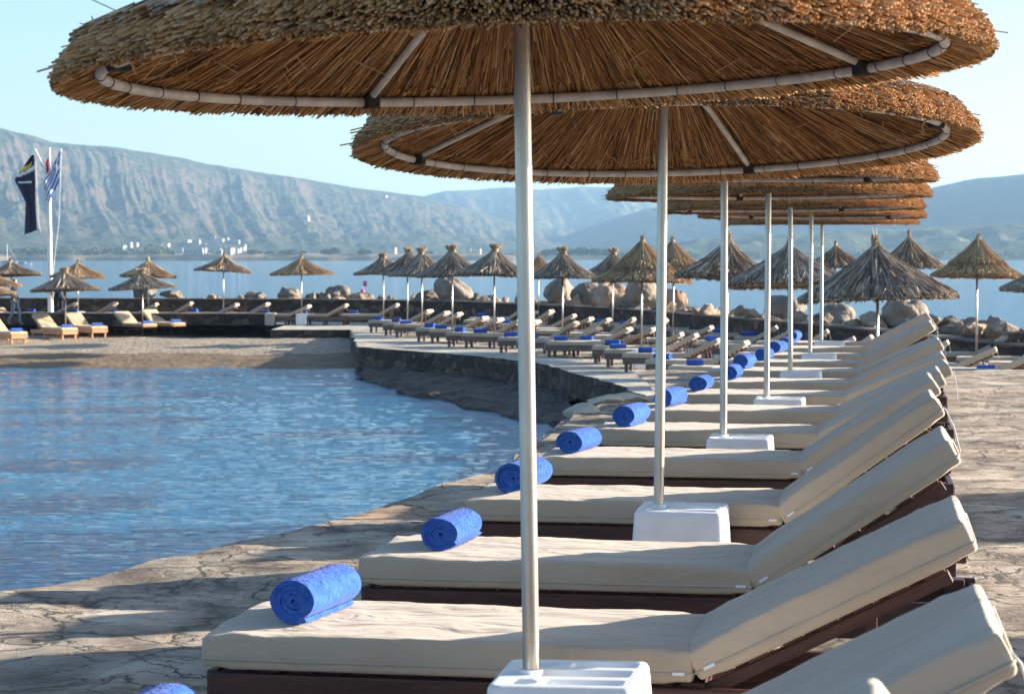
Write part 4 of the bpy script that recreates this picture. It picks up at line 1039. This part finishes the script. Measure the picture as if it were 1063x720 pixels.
mm = {'g': M['rock_grey'], 'd': M['rock_dark'], 't': M['rock'], 'r': M['rock_rust']}
for i, (px, yb, w, h, D, mk, ang, lab) in enumerate(BIG):
    mb = rock_mesh(20 + i, 4, .3 if not ang else .5, flat=ang)
    hh = h / 2200 * D * .86; ww = w / 2200 * D * .92
    xs_ = [v[0] for v in mb.v]; zs_ = [v[2] for v in mb.v]; kx = ww / (max(xs_) - min(xs_)); kz = hh * 1.25 / (max(zs_) - min(zs_)); z0 = min(zs_)
    mb.v = [(x * kx, y * kx, (z - z0) * kz - hh * .2) for x, y, z in mb.v]
    if i == 6: mb.v = [(x * (1.15 - .42 * z / hh) - .28 * z / hh * ww, y, z) for x, y, z in mb.v]
    o = mb.build('boulder', mm[mk], smooth=40 if not ang else 25); o.location = (wx(px, D), D, wz(yb, D)); tag(o, lab, 'boulder')
rused = set(); cnt = 0
for k in range(270):
    px = random.uniform(206, 1160) if k > 40 else random.uniform(680, 1120)
    if 85 < px < 206: continue
    yb = interp(px, [(a, b_) for a, b_, _ in WP]); Dw = interp(px, [(a, d_) for a, _, d_ in WP])
    D = Dw + .6 + 3.2 * random.random() ** 1.5; s = random.uniform(.22, .62) * (1.0 if px > 480 else .8)
    j = random.randrange(6)
    if j in rused: o = rp[j].copy(); C.objects.link(o)
    else: rused.add(j); o = rp[j]
    o.scale = (s * random.uniform(.9, 1.5), s * random.uniform(.8, 1.2), s * random.uniform(.6, 1.05)); o.rotation_euler = (random.uniform(-.4, .4), random.uniform(-.4, .4), random.uniform(0, 6.28))
    o.location = (wx(px, D), D, -.42 + s * .2 + random.random() ** 2 * .22); tag(o, 'loose angular rock among the small rubble heaped behind the long dark wall', 'rock', 'small rocks of the breakwater rubble'); cnt += 1
# quay lip stones at the inlet corner
for i, (px, py, w) in enumerate(((628, 416, .30), (650, 413, .36), (606, 427, .28))):
    p = gp(px, py + 3, 0.0); mb = rock_mesh(50 + i, 3, .4, flat=1); mb.v = [(x * w * 1.6, y * w * 1.1, z * .16) for x, y, z in mb.v]
    o = mb.build('flagstone', M['pier'], smooth=30); o.location = (p.x, p.y - .1, .03); tag(o, ['pale loose flagstone at the inlet corner, middle of three', 'pale loose flagstone at the inlet corner, farthest of three', 'pale loose flagstone at the inlet corner, nearest of three'][i], 'stone')

# ------------------------------------------------------------------ flagpole with flags
D = 84.5; fx = wx(52.5, D); fz = -1.1
fp = empty('flagpole', (fx, D, fz)); tag(fp, 'tall white flagpole with two slanting yard arms behind the beach umbrellas', 'flagpole')
def lp_(px, py, dy=0): return Vector((wx(px, D) - fx, dy, wz(py, D) - fz))
q = MB(); q.tube([(0, 0, 0), lp_(52, 240), lp_(52.5, 154)], [.115, .09, .05], 14); q.build('mast', M['polewhite'], fp, smooth=40)
q = MB(); q.tube([lp_(50.5, 181), lp_(38, 155)], .025, 8); q.build('yard_arm', M['polewhite'], fp)
q = MB(); q.tube([lp_(53.5, 181), lp_(65.3, 154)], .025, 8); q.build('yard_arm', M['polewhite'], fp)
q = MB(); q.tube([lp_(38, 156, -.03), lp_(41, 230), lp_(47, 268), lp_(50, 300)], .010, 5); q.build('halyard', M['string'], fp)
q = MB(); q.tube([lp_(65.3, 155, -.03), lp_(62, 230), lp_(57, 268), lp_(54, 300)], .010, 5); q.build('halyard', M['string'], fp)
q = MB(); q.tube([(0, 0, 0), (0, 0, .25)], .25, 16); q.build('footing', M['pier'], fp)
def flag(name, hoist, fly, colf, mats, label, nu=26, nv=44, amp=.10, seed=0):
    """cloth between two pixel polylines (hoist side and fly side), with folds in depth"""
    def pl(pts, t):
        n = len(pts) - 1; i = min(n - 1, int(t * n)); f = t * n - i; a, b_ = pts[i], pts[i + 1]; return a[0] + (b_[0] - a[0]) * f, a[1] + (b_[1] - a[1]) * f
    o0 = Vector((wx(hoist[0][0], D), D - .12, wz(hoist[0][1], D))); mb = MB()
    for side in (0, 1):
        for j in range(nv + 1):
            a = pl(hoist, j / nv); b_ = pl(fly, j / nv)
            for i in range(nu + 1):
                u = i / nu; px = a[0] + (b_[0] - a[0]) * u; py = a[1] + (b_[1] - a[1]) * u
                dy = amp * u * math.sin(u * 11 + j / nv * 3 + seed) + .05 * u * math.sin(j / nv * 9 + u * 4)
                v = Vector((wx(px, D), D - .12 + dy + side * .006, wz(py, D))) - o0; mb.v.append(tuple(v))
    n0 = (nu + 1) * (nv + 1)
    for side in (0, 1):
        for j in range(nv):
            for i in range(nu):
                a = side * n0 + j * (nu + 1) + i; mb.f.append([a, a + 1, a + nu + 2, a + nu + 1]); mb.m.append(colf((i + .5) / nu, (j + .5) / nv))
    o = mb.build(name, mats, smooth=True); o.location = o0; tag(o, label, 'flag'); return o
def navyf(u, v):
    if v < .30:
        s = v + .11 * (1 - u) - .0
        if .17 < s < .235 and u > .35: return 1
        if .25 < s < .315 : return 2
    if .36 < v < .395 and .2 < u < .85: return 2
    return 0
flag('flag', [(37.5, 161), (38.5, 186), (38.5, 212), (40, 239)], [(36, 161.5), (17, 187), (28.5, 211), (26, 244)], navyf, [M['navy'], M['flagyellow'], M['flagwhite']], 'long dark navy flag with yellow and white bands hanging from the left yard arm')
def greekf(u, v):
    if u < .36 and v < .55:
        return 1 if (abs(u - .18) < .035 or abs(v - .275) < .05) else 0
    return int(v * 9) % 2
flag('flag', [(65, 156), (63.8, 168), (63.5, 188)], [(48, 190), (47.5, 204), (50.5, 215)], greekf, [M['flagblue'], M['flagwhite']], 'blue and white striped flag hanging from the right yard arm', amp=.14, seed=1)
flag('flag', [(52.6, 164), (52.6, 178)], [(49.5, 168), (50, 182)], lambda u, v: 0, [M['flagred']], 'small red flag on the top of the white mast', nu=8, nv=10, amp=.05)

# ------------------------------------------------------------------ people on the beach
def person(loc, rz, height, joints, cloth_top, cloth_leg, label):
    """joints: local metres, figure of 1.75 m"""
    root = empty('person', loc, rz); tag(root, label, 'person')
    J = dict(pel=(0, 0, .93), wa=(0, 0, 1.08), ch=(0, -.01, 1.30), nk=(0, -.005, 1.47), hd=(0, -.02, 1.60), tp=(0, -.01, 1.70),
             shl=(.17, 0, 1.41), ell=(.22, .03, 1.14), hal=(.21, -.08, .90), shr=(-.17, 0, 1.41), elr=(-.23, .03, 1.14), har=(-.22, -.08, .90),
             hil=(.09, 0, .90), knl=(.11, -.03, .50), fol=(.11, .02, .08), tol=(.12, -.14, .03), hir=(-.09, 0, .90), knr=(-.11, .0, .50), for_=(-.12, .05, .08), tor=(-.13, -.10, .03))
    J.update(joints)
    rad = dict(pel=.135, wa=.115, ch=.14, nk=.055, hd=.095, tp=.07, shl=.06, ell=.045, hal=.032, shr=.06, elr=.045, har=.032, hil=.095, knl=.062, fol=.04, tol=.03, hir=.095, knr=.062, for_=.04, tor=.03)
    E = [('pel', 'wa'), ('wa', 'ch'), ('ch', 'nk'), ('nk', 'hd'), ('hd', 'tp'), ('ch', 'shl'), ('shl', 'ell'), ('ell', 'hal'), ('ch', 'shr'), ('shr', 'elr'), ('elr', 'har'), ('pel', 'hil'), ('hil', 'knl'), ('knl', 'fol'), ('fol', 'tol'), ('pel', 'hir'), ('hir', 'knr'), ('knr', 'for_'), ('for_', 'tor')]
    names = list(J); me = bpy.data.meshes.new('body'); me.from_pydata([J[n] for n in names], [(names.index(a), names.index(b_)) for a, b_ in E], [])
    o = bpy.data.objects.new('body', me); C.objects.link(o)
    o.modifiers.new('s', 'SKIN'); sv = me.skin_vertices[0].data
    for i, n in enumerate(names): sv[i].radius = (rad[n], rad[n] * (.75 if n in ('pel', 'wa', 'ch') else 1)); sv[i].use_root = (n == 'pel')
    sb = o.modifiers.new('u', 'SUBSURF'); sb.levels = 2; sb.render_levels = 2
    dg = bpy.context.evaluated_depsgraph_get(); m2 = bpy.data.meshes.new_from_object(o.evaluated_get(dg)); m2.name = 'body'
    bpy.data.objects.remove(o)
    for m_ in (M['skin'], cloth_top, cloth_leg, M['hair']): m2.materials.append(m_)
    for p in m2.polygons:
        z = p.center.z; p.use_smooth = True
        p.material_index = 3 if (z > 1.60 and p.center.y > -.06) or z > 1.68 else (0 if z > 1.46 or (z < .97 and abs(p.center.x) > .19) or z < .10 else (1 if z > .95 else 2))
    b_ = bpy.data.objects.new('body', m2); C.objects.link(b_); b_.parent = root
    root.scale = (height / 1.75,) * 3
    for s in (-1, 1):
        hnd = MB(); hx, hy, hz_ = J['hal' if s > 0 else 'har']
        hnd.tube([(hx, hy, hz_ + .02), (hx, hy - .01, hz_ - .05)], [.026, .034], 8)
        for f in range(4): hnd.tube([(hx, hy - .035 + .021 * f, hz_ - .04), (hx - s * .004, hy - .04 + .021 * f, hz_ - .085), (hx - s * .02, hy - .04 + .021 * f, hz_ - .12 + .01 * abs(f - 1))], .009, 6)
        hnd.tube([(hx, hy - .03, hz_ - .01), (hx - s * .02, hy - .06, hz_ - .06)], .010, 6)
        hnd.build('hand', M['skin'], root, smooth=True)
    return root
person((wx(15, 80.2), 80.2, -1.1), R(80), 1.80, dict(knl=(.10, -.14, .52), fol=(.10, -.16, .09), tol=(.10, -.30, .04), knr=(-.10, .02, .50), for_=(-.10, .22, .12), tor=(-.10, .12, .03)), M['clothdark'], M['clothjean'], 'person in dark top and pale trousers walking under the umbrellas at far left')
person((wx(60.5, 83.6), 83.6, -1.1), R(20), 1.92, {}, M['clothdark'], M['clothdark'], 'person in dark clothes standing beside the white flagpole, facing the beach')

# ------------------------------------------------------------------ far shore: trees, village, boats, towers
def crown(mb, c, rx, rz_, n, rnd):
    for _ in range(n):
        while True:
            p = Vector((rnd.uniform(-1, 1), rnd.uniform(-1, 1), rnd.uniform(-.7, 1)))
            if p.length < 1 and noise.noise(p * 2.2 + Vector(c) * .1) > -.25: break
        q = Vector(c) + Vector((p.x * rx, p.y * rx, p.z * rz_)); s = rnd.uniform(.5, 1.1)
        a = Vector((rnd.gauss(0, 1), rnd.gauss(0, 1), rnd.gauss(0, 1))).normalized(); b_ = a.cross(Vector((rnd.gauss(0, 1), rnd.gauss(0, 1), 1))).normalized()
        mb.add([q - a * s, q + b_ * s, q + a * s, q - b_ * s], [(0, 1, 2, 3)])
def shore_tree(px, D, zb, w, h, label, seed):
    rnd = random.Random(seed); root = empty('shore_tree', (wx(px, D), D, zb))
    t = MB(); t.tube([(0, 0, -.5), (.2, 0, h * .3), (0, .1, h * .7)], [.4, .3, .12], 7); t.build('trunk', M['trunk'], root)
    mb = MB(); crown(mb, (0, 0, h * .58), w * .5, h * .42, 700, rnd)
    for _ in range(3): crown(mb, (rnd.uniform(-.35, .35) * w, rnd.uniform(-.3, .3) * w, h * rnd.uniform(.4, .65)), w * .28, h * .26, 200, rnd)
    mb.build('crown', M['leaf'], root); tag(root, label, 'tree', 'trees on the far shore')
TR = [(264, 11, 6), (280, 8, 4.5), (294, 8, 5), (303, 9, 6), (314, 7, 5), (338, 8, 6), (347, 9, 7.5), (378, 10, 6.5), (446, 6, 4), (567, 9, 6), (578, 11, 7), (590, 10, 7), (604, 12, 8), (618, 10, 7), (629, 9, 6)]
for i, (px, w, h) in enumerate(TR):
    shore_tree(px, 1722 + random.uniform(-6, 12), .9, w, h, 'dark green rounded tree on the far shore spit, %s from the left' % ORD[i], i)
# continuous scrub belts, uncountable
def scrub(name, px0, px1, D, zb, hmin, hmax, n, depth, seed, lab):
    rnd = random.Random(seed); mb = MB()
    for _ in range(n):
        px = rnd.uniform(px0, px1); d = D + rnd.uniform(0, depth); h = rnd.uniform(hmin, hmax) * (1 + .5 * noise.noise(Vector((px * .06, seed, 0))))
        crown(mb, (wx(px, d), d, zb + h * .45), h * .8, h * .55, 90, rnd)
    tag(mb.build(name, M['leaf']), lab, 'shrubs', kind='stuff')
scrub('shore_scrub', -150, 182, 1716, .9, 3.5, 9, 150, 40, 5, 'dense green shrub belt along the far left shore')
scrub('shore_scrub', 640, 1300, 1900, 0, 3, 7, 170, 60, 6, 'dark green shrub belt along the far right shore')
scrub('shore_scrub', 182, 560, 1718, .6, 1.2, 2.6, 60, 40, 8, 'thin low scrub along the middle of the far shore')

def house(px, D, z, w, d, h, pink, label, roof=False):
    root = empty('house', (wx(px, D), D, z), R(random.uniform(-25, 25)))
    b = MB(); b.box((0, 0, h / 2 - 2), (w, d, h + 4)); 
    if random.random() < .5: b.box((w * .22, -.2, h + h * .2 - .01), (w * .5, d * .7, h * .45))
    b.build('walls', M['plasterp'] if pink else M['plaster'], root)
    n = max(2, int(w / 3.2))
    for k in range(n):
        q = MB(); q.box((-w / 2 + w * (k + .5) / n, -d / 2 - .03, h * .5), (1.1, .12, 1.4)); q.build('window', M['glassdark'], root)
    r_ = MB(); r_.box((0, 0, h + .12), (w + .3, d + .3, .22)); r_.build('parapet', M['plaster'], root)
    return root
# terrain height lookup
dg = bpy.context.evaluated_depsgraph_get(); dg.update()
def ground_at(px, py):
    """first hill hit along the photo's line of sight -> where a house seen there stands"""
    d = Vector(((px - 531.5) / 2200, 1, (266 - py) / 2200)).normalized(); o_ = Vector((0, 0, H)) + d * 1500
    best = None
    for nm in ('hills_west', 'foothills', 'hills_north', 'hills_east', 'shore_terrain'):
        ob = bpy.data.objects[nm]; hit, loc, n_, _ = ob.ray_cast(o_, d)
        if hit and (best is None or loc.y < best.y): best = loc
    return best
HS = []
rh = random.Random(4)
for _ in range(34): HS.append((rh.gauss(222, 17), rh.uniform(249, 265)))
HS += [(133, 257), (140, 256), (167, 257), (172, 256), (297, 228), (302, 229), (315, 227), (318, 228), (335, 228), (400, 206), (408, 207), (20, 262), (27, 262), (99, 262), (186, 262), (196, 264), (128, 259), (247, 262), (252, 260), (243, 258)]
placed = []
hi = 0
for (px, py) in HS:
    if any(abs(px - a) < 2.5 and abs(py - b_) < 2 for a, b_ in placed): continue
    g = ground_at(px, py)
    if g is None: continue
    placed.append((px, py)); up = py < 235; far = px < 130
    w = rh.uniform(4.5, 9) * (g.y / 2100) ** .5; h = rh.uniform(3, 4.8)
    o = house(px, g.y, g.z, w, rh.uniform(6, 8), h, rh.random() < .15, '')
    where = 'high on the western hillside' if up else ('by the far left shore' if px < 150 else 'in the village at the foot of the hills')
    same = sorted([0]); hi += 1
    tag(o, 'tiny flat-roofed house %s' % where, 'house', 'small houses %s' % where)
# three round mill towers
for i, (px, w, h) in enumerate(((409, 5.2, 7), (487, 4.6, 6), (497.5, 3.8, 6))):
    root = empty('round_tower', (wx(px, 1725), 1725, 1.5)); t = MB(); t.tube([(0, 0, -1), (0, 0, h)], [w * .5, w * .42], 20); t.build('tower_wall', M['pier'], root, smooth=40)
    c = MB(); c.tube([(0, 0, h + .02), (0, 0, h + 1.6)], [w * .46, .1], 20); c.build('roof', M['trunk'], root, smooth=40)
    tag(root, ['squat round stone tower on the spit, left of the other two', 'round stone tower on the spit, middle of three', 'slimmest round tower on the spit, right of three'][i], 'tower', 'round towers on the spit')
# sailing boat and motor boat, far left
def boat(px, D, L, masth, label, sail):
    root = empty('sailing_boat' if sail else 'motor_boat', (wx(px, D), D, WATER_Z)); mb = MB(); n = 14
    for i in range(n + 1):
        t = i / n; x = (t - .5) * L; b_ = L * .14 * math.sin(math.pi * min(1, t * .75 + .25)) ** .8 + .02; zt = L * .09 * (1 + .35 * t * t)
        mb.v += [(x, -b_, zt), (x, -b_ * .7, 0), (x, 0, -.3), (x, b_ * .7, 0), (x, b_, zt)]
    for i in range(n):
        for k in range(4): mb.f.append([i * 5 + k, i * 5 + k + 1, (i + 1) * 5 + k + 1, (i + 1) * 5 + k]); mb.m.append(0)
        mb.f.append([i * 5, (i + 1) * 5, (i + 1) * 5 + 4, i * 5 + 4]); mb.m.append(0)
    mb.f.append([0, 1, 2, 3, 4]); mb.m.append(0)
    mb.build('hull', M['polewhite'], root)
    c = MB(); c.box((-.05 * L, 0, L * .13), (L * .4, L * .16, L * .08), ch=.05); c.build('cabin', M['plaster'], root)
    w_ = MB(); w_.box((-.05 * L, -L * .082, L * .135), (L * .3, .06, L * .03)); w_.build('window', M['glassdark'], root)
    if sail:
        m_ = MB(); m_.tube([(0, 0, .3), (0, 0, masth)], .12, 8); m_.build('mast', M['polewhite'], root)
        m_ = MB(); m_.tube([(0, 0, L * .22), (-L * .42, 0, L * .22)], .10, 8); m_.build('boom', M['polewhite'], root)
        m_ = MB(); m_.tube([(0, 0, masth), (L * .48, 0, L * .13)], .04, 5); m_.tube([(0, 0, masth), (-L * .48, 0, L * .1)], .04, 5); m_.build('stays', M['polewhite'], root)
    tag(root, label, 'boat'); return root
boat(8, 880, 9, 8.5, 'white sailing boat with bare mast moored at the far left', True)
boat(24, 800, 7, 0, 'small white motor boat moored right of the sailing boat', False)
# pink marker
root = empty('marker_buoy', (wx(376.5, 200), 200, WATER_Z)); tag(root, 'small pink marker flag floating on the sea beyond the boulders', 'buoy')
b = MB(); b.tube([(0, 0, -.2), (0, 0, .0), (0, 0, .22), (0, 0, .3)], [.14, .22, .2, .06], 14); b.build('float', M['pink'], root, smooth=True)
b = MB(); b.tube([(0, 0, .2), (.05, 0, 1.1)], .02, 6); b.build('staff', M['polewhite'], root)
b = MB(); b.box((.22, 0, .82), (.36, .02, .5)); b.build('flag_panel', M['pink'], root)
